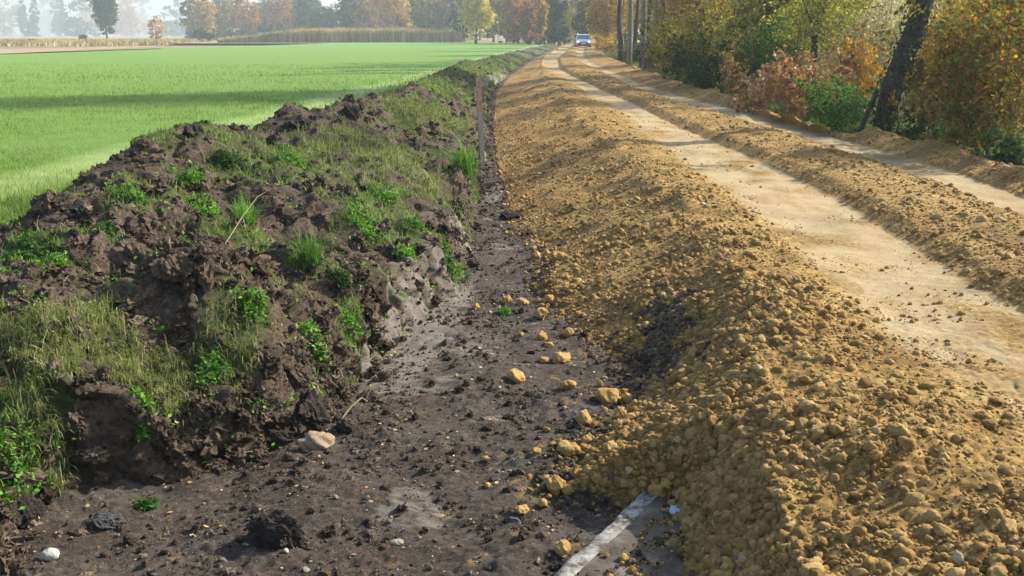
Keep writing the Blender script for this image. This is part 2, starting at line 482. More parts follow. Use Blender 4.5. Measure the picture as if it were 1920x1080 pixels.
def gravel_mat(name, track=False):
    t = NT(name); r, g_, b, a = t.attr('mask')
    c = gravel_color(t)
    v = t.n('ShaderNodeTexVoronoi'); v.inputs['Scale'].default_value = 26; t.L(t.pos(), v.inputs['Vector'])
    c = t.mix(.55, c, t.ramp(v.outputs['Color'], [(.0, (.65, .62, .55)), (.5, (1, 1, 1)), (1, (1.35, 1.38, 1.45))]), 'MULTIPLY')
    pale = t.mix(t.noise(9, 8, .7), (.39, .29, .145), (.58, .455, .26))
    pale = t.mix(.6, pale, t.ramp(t.noise(70, 5, .7), [(.35, (.7, .68, .66)), (.6, (1.1, 1.1, 1.1))]), 'MULTIPLY')
    pale = t.mix(t.ramp(t.noise(1.6, 5), [(.5, (0, 0, 0)), (.68, (.55, .55, .55))]), pale, (.25, .20, .135))
    f = t.math('MULTIPLY', a, t.ramp(t.noise(5, 8, .7), [(.25, (.55, .55, .55)), (.5, (1, 1, 1))]))
    c = t.mix(f, c, pale)
    c = t.mix(g_, c, t.mix(.45, soil_color(t), (.12, .095, .07)))
    h = t.math('ADD', t.noise(75, 8, .75), t.math('MULTIPLY', t.noise(260, 4, .7), .5))
    return t.principled(c, .95, t.bump(h, .8 if not track else .6, .014), .2)


M = {}
M['bank'] = soil_mat('turned_soil', 'bank')
M['floor'] = soil_mat('trench_soil', 'floor')
M['gravel'] = gravel_mat('ochre_gravel')


def simple(name, c1, c2, scale=20, rough=.9, bump=.4, dist=.01, spec=.25):
    t = NT(name); return t.principled(t.mix(t.ramp(t.noise(scale, 7, .65), [(.35, (0, 0, 0)), (.65, (1, 1, 1))]), c1, c2), rough, t.bump(t.noise(scale * 4, 6, .7), bump, dist), spec)


def path_band(t):
    sx_ = t.n('ShaderNodeSeparateXYZ'); t.L(t.pos(), sx_.inputs[0])
    d = t.math('ABSOLUTE', t.math('ADD', t.math('ADD', sx_.outputs[0], 6.2), t.math('MULTIPLY', t.math('SUBTRACT', t.noise(.35, 3), .5), 1.6)))
    b = t.ramp(t.math('MULTIPLY', d, .5), [(.12, (.75, .75, .75)), (.42, (0, 0, 0))])
    return t.mix(1.0, b, t.ramp(t.noise(2.5, 5, .7), [(.3, (.35, .35, .35)), (.6, (1, 1, 1))]), 'MULTIPLY')


def isl_mat(name, stops, trans=None, rough=.9, nscale=40, nmix=.5, spec=.2):
    t = NT(name); c = t.ramp(t.island(), stops)
    if trans is None:
        c = t.mix(nmix, c, t.ramp(t.noise(nscale, 6, .7), [(.3, (.45, .43, .4)), (.5, (1, 1, 1)), (.7, (1.5, 1.5, 1.5))]), 'MULTIPLY')
        return t.principled(c, rough, t.bump(t.noise(nscale * 2.5, 6, .7), .7, .01), spec)
    big = t.ramp(t.noise(nscale, 3), [(.3, (.62, .64, .6)), (.7, (1.42, 1.38, 1.3))])
    c = t.mix(1.0, c, big, 'MULTIPLY')
    if name == 'leaf_field': c = t.mix(path_band(t), c, (.52, .58, .28))
    return t.leafy(c, trans, rough)


M['clod_y'] = isl_mat('ochre_clod', [(0, (.225, .132, .040)), (.4, (.305, .185, .056)), (.85, (.38, .245, .085)), (.985, (.43, .29, .115)), (1, (.50, .39, .22))], nscale=60, nmix=.6)
M['clod_s'] = isl_mat('soil_clod', [(0, (.028, .019, .013)), (.5, (.078, .054, .036)), (.9, (.125, .093, .064)), (1, (.19, .15, .11))], nscale=60, nmix=.85)
M['pebble'] = isl_mat('pebble', [(0, (.07, .06, .055)), (.45, (.16, .14, .12)), (.7, (.30, .26, .20)), (.92, (.30, .19, .08)), (1, (.6, .57, .5))], nmix=.3)
M['bark'] = simple('bark', (.035, .028, .022), (.10, .085, .068), 14, .95, .9, .03)
M['bark_pale'] = simple('pale_bark', (.12, .11, .09), (.26, .24, .19), 10, .95, .7, .03)
M['twig'] = simple('twig', (.10, .075, .05), (.24, .20, .15), 20)
M['ivy'] = isl_mat('ivy', [(0, (.012, .016, .009)), (.5, (.028, .036, .018)), (.85, (.05, .065, .03)), (1, (.11, .12, .07))], .15, nscale=3)

LEAF = dict(
    orange=[(0, (.08, .04, .012)), (.14, (.24, .11, .02)), (.28, (.36, .19, .028)), (.36, (.15, .15, .03)), (.62, (.10, .13, .035)), (.8, (.19, .19, .055)), (.92, (.30, .26, .06)), (.97, (.52, .34, .05)), (1, (.34, .10, .03))],
    olive=[(0, (0.095, 0.100, 0.024)), (.5, (0.191, 0.200, 0.043)), (.85, (0.319, 0.280, 0.067)), (1, (0.531, 0.380, 0.084))],
    ygreen=[(0, (0.151, 0.179, 0.037)), (.5, (0.288, 0.325, 0.076)), (.85, (0.506, 0.504, 0.134)), (1, (0.675, 0.601, 0.168))],
    green=[(0, (0.025, 0.076, 0.013)), (.5, (0.059, 0.169, 0.026)), (.9, (0.126, 0.288, 0.043)), (1, (0.254, 0.405, 0.072))],
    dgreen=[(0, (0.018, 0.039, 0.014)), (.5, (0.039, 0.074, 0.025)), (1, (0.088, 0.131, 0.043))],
    red=[(0, (0.250, 0.100, 0.066)), (.35, (0.425, 0.213, 0.132)), (.6, (0.562, 0.325, 0.204)), (.72, (0.650, 0.475, 0.096)), (.85, (0.200, 0.188, 0.060)), (.93, (0.775, 0.600, 0.432)), (1, (0.800, 0.775, 0.624))],
    pale=[(0, (.28, .28, .20)), (.4, (.48, .47, .36)), (.7, (.66, .62, .54)), (.85, (.45, .33, .25)), (1, (.46, .48, .18))],
    yellow=[(0, (0.312, 0.274, 0.036)), (.5, (0.508, 0.441, 0.060)), (1, (0.615, 0.532, 0.168))],
    gold=[(0, (0.250, 0.156, 0.036)), (.5, (0.475, 0.294, 0.060)), (1, (0.650, 0.438, 0.108))],
    rust=[(0, (.24, .11, .04)), (.5, (.40, .19, .07)), (1, (.50, .28, .11))],
    brown=[(0, (0.169, 0.114, 0.055)), (.5, (0.281, 0.193, 0.086)), (1, (0.413, 0.297, 0.125))],
    bluegreen=[(0, (.03, .05, .032)), (.5, (.055, .085, .05)), (1, (.10, .13, .07))],
    poplar=[(0, (0.042, 0.054, 0.022)), (.5, (0.084, 0.102, 0.039)), (1, (0.168, 0.168, 0.061))],
    grey=[(0, (0.108, 0.098, 0.066)), (.5, (0.180, 0.161, 0.110)), (1, (0.252, 0.218, 0.154))],
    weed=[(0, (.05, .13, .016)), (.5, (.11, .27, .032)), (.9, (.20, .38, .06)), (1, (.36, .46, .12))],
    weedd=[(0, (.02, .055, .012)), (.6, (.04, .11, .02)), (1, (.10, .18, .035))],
    tuft=[(0, (0.067, 0.138, 0.018)), (.5, (0.133, 0.241, 0.036)), (.85, (0.237, 0.333, 0.072)), (1, (0.399, 0.437, 0.171))],
    dry=[(0, (0.085, 0.116, 0.027)), (.45, (0.180, 0.221, 0.062)), (.75, (0.304, 0.326, 0.123)), (1, (0.494, 0.483, 0.266))],
    field=[(0, (0.114, 0.210, 0.035)), (.5, (0.177, 0.295, 0.055)), (.9, (0.251, 0.370, 0.085)), (1, (0.388, 0.450, 0.150))],
    litter=[(0, (.30, .18, .06)), (.3, (.42, .32, .16)), (.5, (.40, .17, .05)), (.6, (.52, .45, .32)), (.85, (.35, .27, .17)), (1, (.16, .11, .06))])
for k, s in LEAF.items():
    M[k] = isl_mat('leaf_' + k, s, {'field': .4, 'weed': .35, 'weedd': .3, 'tuft': .3, 'dry': .3, 'litter': .1}.get(k, .48),
                   nscale=.9 if k not in ('field', 'weed', 'tuft', 'dry') else 1.5)

# ------------------------------------------------------------------ terrain objects
PTS = np.stack([GX, GY, GZ], -1)


def grid_obj(name, segs, mat, kind='structure', label=None):
    """segs: list of (col0, col1) column ranges; one mesh"""
    parts, at_ = [], []
    for c0, c1 in segs:
        sub = PTS[:, c0:c1 + 1].reshape(-1, 3); w = c1 + 1 - c0
        i = np.arange(NR - 1)[:, None] * w + np.arange(w - 1)[None, :]
        f = np.stack([i, i + 1, i + w + 1, i + w], -1).reshape(-1, 4)
        parts.append((sub, f)); at_.append(mask[:, c0:c1 + 1].reshape(-1, 4))
    v, f = join(parts)
    return tag(make_mesh(name, v, f, mat, smooth=True, attrs={'mask': np.concatenate(at_)}), label, None, None, kind)


S = start
grid_obj('spoil_bank', [(S['T'], S['B'])], M['bank'], label='long ridge of turned dark soil with grass clumps beside the trench')
grid_obj('trench_floor', [(S['B'], S['R'])], M['floor'], label='bare trodden dark soil along the bottom of the trench')
grid_obj('road_embankment', [(S['R'], S['A1']), (S['A2'], S['B1']), (S['B2'], S['V'])], M['gravel'], label='ochre gravel heaped for the new road')
grid_obj('wheel_track', [(S['A1'], S['A2'])], M['gravel'], label='wide pale wheel track nearer the trench')
grid_obj('wheel_track', [(S['B1'], S['B2'])], M['gravel'], label='narrow pale wheel track nearer the bushes')


def strip(name, left, right, z0, z1, n, mat, yy=None, label=None, amp=0.0):
    yy = ys[::4] if yy is None else yy
    lx, rx = left(yy), right(yy)
    t = np.linspace(0, 1, n) ** 1.0
    X = lx[:, None] * (1 - t) + rx[:, None] * t; Y = np.repeat(yy[:, None], n, 1)
    Z = z0[:, None] * (1 - t) + z1[:, None] * t if not np.isscalar(z0) else z0 * (1 - t)[None, :] + z1 * t[None, :] + 0 * X
    Z = Z + amp * fbm(X / 2, Y / 2, 5, 3) * np.sin(math.pi * t)[None, :]
    i = np.arange(len(yy) - 1)[:, None] * n + np.arange(n - 1)[None, :]
    f = np.stack([i, i + 1, i + n + 1, i + n], -1).reshape(-1, 4)
    return tag(make_mesh(name, np.stack([X, Y, Z], -1).reshape(-1, 3), f, mat, smooth=True), label, None, None, 'structure')


# field sheet
t = NT('field_ground')
c = t.mix(t.noise(.35, 5), (.13, .225, .045), (.18, .285, .065))
c = t.mix(t.ramp(t.noise(9, 8, .75), [(.35, (0, 0, 0)), (.7, (1, 1, 1))]), c, (.23, .40, .085))
c = t.mix(t.ramp(t.noise(60, 4, .8), [(.5, (0, 0, 0)), (.62, (.5, .5, .5))]), c, (.045, .075, .02))
c = t.mix(path_band(t), c, (.42, .50, .22))
M['field_g'] = t.principled(c, .9, t.bump(t.noise(40, 6, .8), .8, .05), .15)
M['verge_g'] = simple('verge_ground', (.03, .045, .014), (.075, .10, .03), 3, .95, .6, .04)
t = NT('ground')
c = t.ramp(t.noise(.012, 4), [(.35, (.20, .18, .085)), (.5, (.27, .23, .12)), (.65, (.16, .18, .07))])
c = t.mix(.5, c, t.ramp(t.noise(.3, 6), [(.3, (.7, .7, .7)), (.7, (1.2, 1.2, 1.2))]), 'MULTIPLY')
M['ground'] = t.principled(c, .95, None, .1)
v = np.array([(-1450, -60, -.15), (1450, -60, -.15), (1450, 1450, -.15), (-1450, 1450, -.15)])
tag(make_mesh('ground', v, [(0, 1, 2, 3)], M['ground']), 'flat tan farmland reaching to the hazy horizon', None, None, 'structure')
Tx = lambda yy: np.interp(yy, ys, FX['T'])
Vx = lambda yy: np.interp(yy, ys, FX['V'])
yy = np.unique(np.concatenate([np.linspace(-20, 1.1, 20), ys[::5], np.linspace(150, 178, 8)]))
fl_left = lambda q: np.full(len(q), -260.0)
# field polygon ends where the photograph shows the tan strip, far left
bd = np.array([W(-400, 118, ZF)[:2], W(0, 101, ZF)[:2], W(150, 94, ZF)[:2], W(310, 86, ZF)[:2], W(400, 80.5, ZF)[:2], W(700, 79.5, ZF)[:2], W(900, 80, ZF)[:2]])
fx_l, fy_l = [], []
NN = 60
rows = np.unique(np.concatenate([np.linspace(0, 5, 4), np.geomspace(5, 400, 120)]))
inner_x = np.interp(rows, ys, FX['T'] + .02)
parts_v, idx = [], {}
far_y = lambda X: np.interp(X, bd[:, 0], bd[:, 1])
tt = np.linspace(0, 1, 90) ** 2.2
V_, keep = [], []
for r in rows:
    xr = inner_x[np.searchsorted(rows, r)]
    X = xr + (-320 - xr) * tt
    Yc = np.minimum(r, far_y(X))
    V_.append(np.stack([X, Yc, np.full(90, ZF)], -1))
V_ = np.array(V_)
V_[..., 2] += .035 * np.clip((70 - V_[..., 1]) / 30, 0, 1) * fbm(V_[..., 0] / 6, V_[..., 1] / 6, 7, 2) * smooth01((inner_x[:, None] - V_[..., 0]) / 3)
i = np.arange(len(rows) - 1)[:, None] * 90 + np.arange(89)[None, :]
f = np.stack([i, i + 90, i + 91, i + 1], -1).reshape(-1, 4)
vv = V_.reshape(-1, 3)
a4 = vv[f]; area = np.linalg.norm(np.cross(a4[:, 1] - a4[:, 0], a4[:, 2] - a4[:, 0]), axis=1) + np.linalg.norm(np.cross(a4[:, 2] - a4[:, 0], a4[:, 3] - a4[:, 0]), axis=1)
tag(make_mesh('field', vv, f[area > 1e-7], M['field_g'], smooth=False), 'bright green field of young crop left of the soil bank', None, None, 'structure')
# tan stubble strip beyond the field's left end
M['stubble'] = simple('stubble', (.30, .20, .115), (.42, .31, .19), .4, .95, .3, .02)
sx = [(px, py) for px, py in ((-400, 118), (0, 101), (150, 94), (310, 86))]
lo = [W(px, py, ZF) for px, py in sx]
hi = [W(px, py, ZF) for px, py in ((-400, 97), (0, 92), (150, 89), (310, 85))]
v = np.array([(p[0], p[1], ZF - .004) for p in lo] + [(p[0], p[1], ZF - .004) for p in hi])
tag(make_mesh('stubble_strip', v, [(k, k + 1, k + 5, k + 4) for k in range(3)], M['stubble']), 'tan strip of bare stubble beyond the far left end of the field', None, None, 'structure')
# tan meadow far left
M['meadow'] = simple('meadow', (.24, .215, .10), (.33, .27, .15), .05, .95, .2, .02)
v = np.array([(-1400, 60, .262), (-12, 190, .262), (-12, 700, .262), (-1400, 900, .262)])
tag(make_mesh('meadow', v, [(0, 1, 2, 3)], M['meadow']), 'hazy tan meadow beyond the green field', None, None, 'structure')
# verge and woodland floor on the right
strip('verge', Vx, lambda q: np.full(len(q), 90.0), .155, .12, 60, M['verge_g'], yy, 'low grassy ground under the bushes right of the road', .12)


# ------------------------------------------------------------------ scatter helpers
def ico():
    t_ = (1 + 5 ** .5) / 2
    v = np.array([(-1, t_, 0), (1, t_, 0), (-1, -t_, 0), (1, -t_, 0), (0, -1, t_), (0, 1, t_), (0, -1, -t_), (0, 1, -t_), (t_, 0, -1), (t_, 0, 1), (-t_, 0, -1), (-t_, 0, 1)], float)
    v /= np.linalg.norm(v[0])
    f = [(0, 11, 5), (0, 5, 1), (0, 1, 7), (0, 7, 10), (0, 10, 11), (1, 5, 9), (5, 11, 4), (11, 10, 2), (10, 7, 6), (7, 1, 8), (3, 9, 4), (3, 4, 2), (3, 2, 6), (3, 6, 8), (3, 8, 9), (4, 9, 5), (2, 4, 11), (6, 2, 10), (8, 6, 7), (9, 8, 1)]
    return v, f


def subdiv(v, f):
    v = list(map(tuple, v)); cache = {}; nf = []
    def mid(a, b):
        k = (min(a, b), max(a, b))
        if k not in cache:
            m_ = (np.array(v[a]) + np.array(v[b])) / 2; m_ /= np.linalg.norm(m_)
            v.append(tuple(m_)); cache[k] = len(v) - 1
        return cache[k]
    for a, b, c_ in f:
        ab, bc, ca = mid(a, b), mid(b, c_), mid(c_, a)
        nf += [(a, ab, ca), (b, bc, ab), (c_, ca, bc), (ab, bc, ca)]
    return np.array(v), nf


ICO0 = ico(); ICO1 = subdiv(*ico()); ICO2 = subdiv(*ICO1); ICO3 = subdiv(*ICO2); ICO4 = subdiv(*ICO3)


def rock(base, rng, ang=.25, flat=.8, cuts=6):
    v = base[0].copy()
    for _ in range(cuts):                      # knock flats into the ball
        d = rng.normal(size=3); d /= np.linalg.norm(d)
        h = rng.uniform(.62, .92); s = v @ d
        v -= np.outer(np.clip(s - h, 0, None), d)
    for sc, am in ((1.7, ang), (3.5, ang * .45), (8, ang * .2)):
        p = rng.uniform(0, 50, 2)
        n_ = perlin(v[:, 0] * sc + p[0] + v[:, 2] * sc * .7, v[:, 1] * sc + p[1] - v[:, 2] * sc * .6, int(rng.randint(999)))
        v *= (1 + am * n_)[:, None]
    v *= rng.uniform(.75, 1.15, 3) * (1, 1, flat)
    return v, np.array(base[1])


def lump(base, rng, ang, flat):
    v, f = rock(base, rng, ang, flat, 9)
    for sc, am in ((5, .12), (12, .10), (26, .07), (50, .04)):
        p = rng.uniform(0, 50, 2)
        n_ = .6 * perlin(v[:, 0] * sc + p[0] + v[:, 2] * sc * .7, v[:, 1] * sc + p[1] - v[:, 2] * sc * .6, int(rng.randint(999))) + .6 * clods(v[:, 0] * sc * .6 + v[:, 2] * 3, v[:, 1] * sc * .6 - v[:, 2] * 3, 5) - .3
        v = v * (1 + am * n_)[:, None]
    return v, f


def rotz(v, a):
    c_, s_ = math.cos(a), math.sin(a)
    return v @ np.array([[c_, s_, 0], [-s_, c_, 0], [0, 0, 1]])


def rand_rots(n_, rng):
    q = rng.normal(size=(n_, 4)); q /= np.linalg.norm(q, axis=1)[:, None]
    w, x_, y_, z_ = q.T
    return np.stack([1 - 2 * (y_ * y_ + z_ * z_), 2 * (x_ * y_ - z_ * w), 2 * (x_ * z_ + y_ * w), 2 * (x_ * y_ + z_ * w), 1 - 2 * (x_ * x_ + z_ * z_), 2 * (y_ * z_ - x_ * w),
                     2 * (x_ * z_ - y_ * w), 2 * (y_ * z_ + x_ * w), 1 - 2 * (x_ * x_ + y_ * y_)], -1).reshape(n_, 3, 3)


def scatter_rocks(name, pos, rad, mat, label, sink=.3, ang=.25, seed=1, lod=(.009, .022), jag=.16, smooth=False):
    rng = np.random.RandomState(seed); parts = []
    rots = rand_rots(len(pos), rng); k = rng.randint(14, size=len(pos))
    sq = rng.uniform(.7, 1.25, (len(pos), 3))
    for base, lo_, hi_ in ((ICO0, 0, lod[0]), (ICO1, lod[0], lod[1]), (ICO2, lod[1], 9)):
        for p in range(14):
            v, f = rock(base, rng, ang)
            v = v * (1 + jag * rng.uniform(-1, 1, (len(v), 1))) + rng.normal(size=v.shape) * jag * .25
            m_ = np.where((k == p) & (rad >= lo_) & (rad < hi_))[0]
            if not len(m_): continue
            vv = np.einsum('nij,nvj->nvi', rots[m_], v[None] * sq[m_][:, None, :]) * rad[m_][:, None, None]
            vv[..., 2] *= .85
            vv += pos[m_][:, None, :] + np.array([0, 0, 1]) * (rad[m_] * (1 - 2 * sink) * .8)[:, None, None]
            nf = (np.arange(len(m_)) * len(v))[:, None, None] + f[None]
            parts.append((vv.reshape(-1, 3), nf.reshape(-1, 3)))
    v, f = join(parts)
    return tag(make_mesh(name, v, f, mat, smooth=smooth), label, None, None, 'stuff')


def sample_cols(n_, ca, cb, rng, power=1.0, wfun=None, ymax=40, ymin=2.4):
    """random grid vertices in a column range, denser near the camera"""
    W_ = (1 / ys ** power) * np.gradient(ys) * ((ys < ymax) & (ys > ymin))
    r_ = rng.choice(NR, size=n_, p=W_ / W_.sum()); c_ = rng.randint(ca, cb, size=n_)
    if wfun is not None:
        k = rng.uniform(size=n_) < wfun[r_, np.minimum(c_, NC - 1)]
        r_, c_ = r_[k], c_[k]
    r2 = np.clip(r_ + 1, 0, NR - 1); u = rng.uniform(size=len(r_))[:, None]
    return PTS[r_, c_] * (1 - u) + PTS[r2, c_] * u, r_, c_


rng = np.random.RandomState(11)
ones = np.ones(GX.shape)
# gravel clods on the slopes
gm = (1 - mask[..., 1]) * np.clip(cw(('R', -30, .15), ('R', 0, .8), ('R', 40, 1), ('K', 0, .8), ('K2', 20, .3), ('A1', 10, .0), ('A2', 0, .0), ('A2', 8, .5), ('D2', 0, .4), ('B1', 0, 0), ('B2', 0, 0), ('B2', 10, .4), ('V', 0, .8)), 0, 1)
heap = .35 + .9 * shake
p1, _, _ = sample_cols(120000, S['R'] - 30, S['A1'], rng, 1.6, gm * heap, 30)
r1 = np.clip(rng.pareto(2.6, len(p1)) * .0056 + .0046, 0, .030)
scatter_rocks('gravel', p1, r1, M['clod_y'], 'loose ochre gravel and clods covering the road embankment slope', .38, .2, 3, jag=.12, lod=(.0075, .02), smooth=True)
p1, _, _ = sample_cols(36000, S['A2'], S['V'], rng, 1.4, gm, 45, 5)
r1 = np.clip(rng.pareto(2.6, len(p1)) * .007 + .007, 0, .04)
scatter_rocks('gravel', p1, r1, M['clod_y'], 'loose ochre gravel on the middle and outer ridges of the road', .38, .2, 4, jag=.12, smooth=True)
p1, _, _ = sample_cols(16000, S['A1'] - 10, S['A2'] + 4, rng, 1.5, (.25 + .7 * smooth01((6 - GY) / 2)) * ones * (shake > .25), 20)
scatter_rocks('gravel', p1, np.clip(rng.pareto(2.8, len(p1)) * .0045 + .003, 0, .018), M['clod_y'], 'fine loose grit on the wide wheel track', .35, .22, 14)
# big clods in the lower right
p1, _, _ = sample_cols(420, S['R'] + 10, S['K'] + 30, rng, 1.2, gm, 12)
r1 = rng.uniform(.018, .036, len(p1))
scatter_rocks('gravel_lumps', p1, r1, M['clod_y'], 'larger rounded ochre lumps among the gravel of the slope', .5, .2, 5, jag=.05, smooth=True)
# soil clods on the bank
bm = cw(('T', 0, .1), ('T', 30, 1), ('S', 0, 1), ('B', 0, .6)) * (1 - .6 * mask[..., 0]) * (1 - .85 * mask[..., 2])
p1, _, _ = sample_cols(60000, S['T'] + 10, S['B'] + 6, rng, 1.5, bm, 45)
r1 = np.clip(rng.pareto(2.3, len(p1)) * .007 + .005, 0, .055)
scatter_rocks('soil_clods', p1, r1, M['clod_s'], 'crumbly dark soil clods littering the spoil bank', .4, .45, 6, jag=.3)
p1, _, _ = sample_cols(34000, S['B'] - 10, S['R'] + 20, rng, 1.5, ones * (.25 + .75 * (fbm(GX / .4, GY / .4, 140, 2) > .05)), 25)
r1 = np.clip(rng.pareto(2.4, len(p1)) * .0045 + .0028, 0, .022)
scatter_rocks('soil_crumbs', p1, r1, M['clod_s'], 'small dark crumbs of soil on the trench floor', .35, .4, 8, jag=.25)
p1, _, c1_ = sample_cols(5200, S['B'], S['R'] + 120, rng, 1.6, cw(('B', 0, .3), ('B', 120, .6), ('R', 0, 1), ('R', 60, .8), ('R', 120, .3)) * ones, 14)
r1 = np.clip(rng.pareto(2.4, len(p1)) * .0032 + .0025, 0, .016)
scatter_rocks('pebbles', p1, r1, M['pebble'], 'grey and tan pebbles strewn over the trench floor', .35, .15, 9, jag=.08)

p1, r_, c_ = sample_cols(60000, S['R'] - 20, S['K'], rng, 1.6, np.clip(mask[..., 1], 0, 1) * .9, 20)
k_ = rng.uniform(size=len(p1)) < .62
scatter_rocks('soil_crumbs', p1[k_], np.clip(rng.pareto(2.4, k_.sum()) * .005 + .004, 0, .022), M['clod_s'], 'dark crumbs of soil in the bare patch of the gravel slope', .35, .4, 18, jag=.2)
scatter_rocks('gravel', p1[~k_], np.clip(rng.pareto(2.4, (~k_).sum()) * .0045 + .0035, 0, .02), M['clod_y'], 'thin ochre grit over the bare patch and the foot of the slope', .35, .2, 19, jag=.12)

# leaf litter
def leaf_quads(pos, size, rng, nrm=None, aspect=.6, bias=None):
    n_ = len(pos)
    rots = rand_rots(n_, rng)
    a = rots[:, 0]; b = rots[:, 1]
    if nrm is not None:                                     # flatten toward given normal
        a = a - (1 - .15) * (a * nrm).sum(1)[:, None] * nrm; a /= np.linalg.norm(a, axis=1)[:, None]
        b = np.cross(nrm + .35 * rng.normal(size=(n_, 3)), a); b /= np.linalg.norm(b, axis=1)[:, None]
    if np.isscalar(size): size = np.full(n_, size)
    size = size * rng.uniform(.6, 1.3, n_)
    s = size[:, None]
    v = np.stack([pos - a * s * .5, pos + b * s * aspect * .5 + a * s * .08, pos + a * s * .5, pos - b * s * aspect * .5 + a * s * .08], 1)
    f = np.arange(n_ * 4).reshape(n_, 4)
    return v.reshape(-1, 3), f


p1, _, _ = sample_cols(2600, S['M'], S['R'] + 60, rng, 1.3, ones * .8, 25)
v, f = leaf_quads(p1 + (0, 0, .007), .5 * (.014 + .03 * rng.uniform(0, 1, len(p1)) ** 2) + .006, rng, np.tile([0, 0, 1.], (len(p1), 1)), .75)
tag(make_mesh('leaf_litter', v, f, M['litter']), 'small yellow, orange and bleached fallen leaves strewn in the trench', None, None, 'stuff')


# grass blades
def blades(pos, h, wd, rng, lean=.5, dirv=None, seg=3):
    """curved tapering blades; returns verts and quads"""
    n_ = len(pos)
    az = rng.uniform(0, 2 * math.pi, n_)
    if dirv is not None: az = dirv + rng.normal(size=n_) * .7
    ln = np.clip(rng.normal(lean, lean * .45, n_), .05, 2.2)
    dxy = np.stack([np.cos(az), np.sin(az), 0 * az], -1); side = np.stack([-np.sin(az), np.cos(az), 0 * az], -1)
    # twist the blade face
    tw = rng.uniform(-.8, .8, n_)[:, None]; side = side * np.cos(tw) + dxy * np.sin(tw)
    V, cur, ang = [], pos.copy(), np.full(n_, .12) * ln
    for k in range(seg + 1):
        w_ = (wd * (1 - k / seg) ** .7 + .0004)[:, None] if not np.isscalar(wd) else np.full((n_, 1), wd * (1 - k / seg) ** .7 + .0003)
        V += [cur - side * w_ / 2, cur + side * w_ / 2]
        st = (h / seg)[:, None]
        cur = cur + st * (dxy * np.sin(ang)[:, None] + np.array([0, 0, 1.]) * np.cos(ang)[:, None])
        ang = ang + ln * 1.3 / seg
    V = np.stack(V, 1)
    o = (np.arange(n_) * (2 * seg + 2))[:, None]
    F = np.concatenate([o + np.array([[2 * k, 2 * k + 1, 2 * k + 3, 2 * k + 2]]) for k in range(seg)])
    return V.reshape(-1, 3), F


# field grass near the bank
n_ = 260000
Yr = rng.uniform(0, 1, n_); Yr = 1 / (1 / 5.0 + Yr * (1 / 55. - 1 / 5.0))
Xr = np.interp(Yr, ys, FX['T']) + .12 - rng.uniform(0, 1, n_) ** 1.0 * np.minimum(Yr * .62 - 2.2, 30).clip(.5)
den = .72 + .5 * fbm(Xr / 1.2, Yr / 1.2, 3, 2)
k = rng.uniform(size=n_) < den; Xr, Yr = Xr[k], Yr[k]
pos = np.stack([Xr, Yr, np.full(len(Xr), ZF - .01)], -1)
sc = np.clip(Yr / 12, 1, 3)
v, f = blades(pos, rng.uniform(.03, .075, len(pos)) * np.sqrt(sc), .0052 * sc, rng, .6, seg=2)
tag(make_mesh('field_grass', v, f, M['field']), 'short bright green young crop covering the field near the bank', None, None, 'stuff')
# loose pale grass along the edge of the bank
n_ = 26000
Yr = rng.uniform(0, 1, n_); Yr = 1 / (1 / 5.0 + Yr * (1 / 60. - 1 / 5.0))
Xr = np.interp(Yr, ys, FX['T']) + .3 - np.abs(rng.normal(size=n_)) * .55
pos = np.stack([Xr, Yr, np.full(n_, ZF)], -1)
v, f = blades(pos, rng.uniform(.08, .2, n_), .006 * np.clip(Yr / 12, 1, 3), rng, 1.0, seg=3)
tag(make_mesh('edge_grass', v, f, M['tuft']), 'longer paler grass along the field edge of the bank', None, None, 'stuff')
# turf on the bank
gmask = mask[..., 0]
p1, r_, c_ = sample_cols(230000, S['T'] + 4, S['B'] + 6, rng, 1.5, gmask ** 1.3 * .85, 60)
long_ = np.zeros(len(p1))
for (px, py, z, rx, ry) in [(250, 600, .65, .45, .3), (60, 640, .6, .35, .25), (420, 620, .55, .25, .22), (650, 250, .9, .5, 1.2), (720, 280, .8, .5, 1.2), (790, 340, .5, .35, .9), (800, 195, .9, .5, 2)]:
    c3 = W(px, py, z); long_ = np.maximum(long_, np.exp(-((p1[:, 0] - c3[0]) / rx) ** 2 - ((p1[:, 1] - c3[1]) / ry) ** 2))
isl = rng.uniform(size=len(p1)) < long_ * 1.2
a, b = p1[isl], p1[~isl]
v, f = blades(a, rng.uniform(.05, .15, len(a)), .0036 * np.clip(a[:, 1] / 6, 1, 4), rng, 1.7, -1.0, seg=4)
tag(make_mesh('turf', v, f, M['dry']), 'long drooping olive grass on the overturned sods of the bank', None, None, 'stuff')
v, f = blades(b, rng.uniform(.02, .07, len(b)), .0045 * np.clip(b[:, 1] / 6, 1, 4), rng, .9, seg=3)
tag(make_mesh('short_turf', v, f, M['tuft']), 'short patchy grass and moss growing over the bank', None, None, 'stuff')


p1, r_, c_ = sample_cols(5200, S['T'] + 12, S['B'] + 2, rng, 1.5, np.clip(.10 + .5 * smooth01((g + .7 * fbm(GX / .2, GY / .2, 171, 3) - .1) * 2), 0, 1) * ones, 26)
q_ = np.repeat(p1, 7, 0); cr_ = np.repeat(rng.uniform(.008, .035, len(p1)), 7)
q_ = q_ + rng.normal(size=q_.shape) * cr_[:, None] * (1, 1, .35) + np.array([0, 0, 1]) * cr_[:, None] * .7
v, f = leaf_quads(q_, .006 + .45 * cr_ + .0012 * q_[:, 1], rng, np.tile([0, 0, 1.], (len(q_), 1)) + .5 * rng.normal(size=q_.shape), .6)
tag(make_mesh('seedlings', v, f, M['weed']), 'tiny green seedlings sprouting all over the turned soil', None, None, 'stuff')
p1, r_, c_ = sample_cols(4200, S['T'] + 8, S['B'] + 6, rng, 1.5, np.clip(.15 + .6 * mask[..., 0], 0, 1), 26)
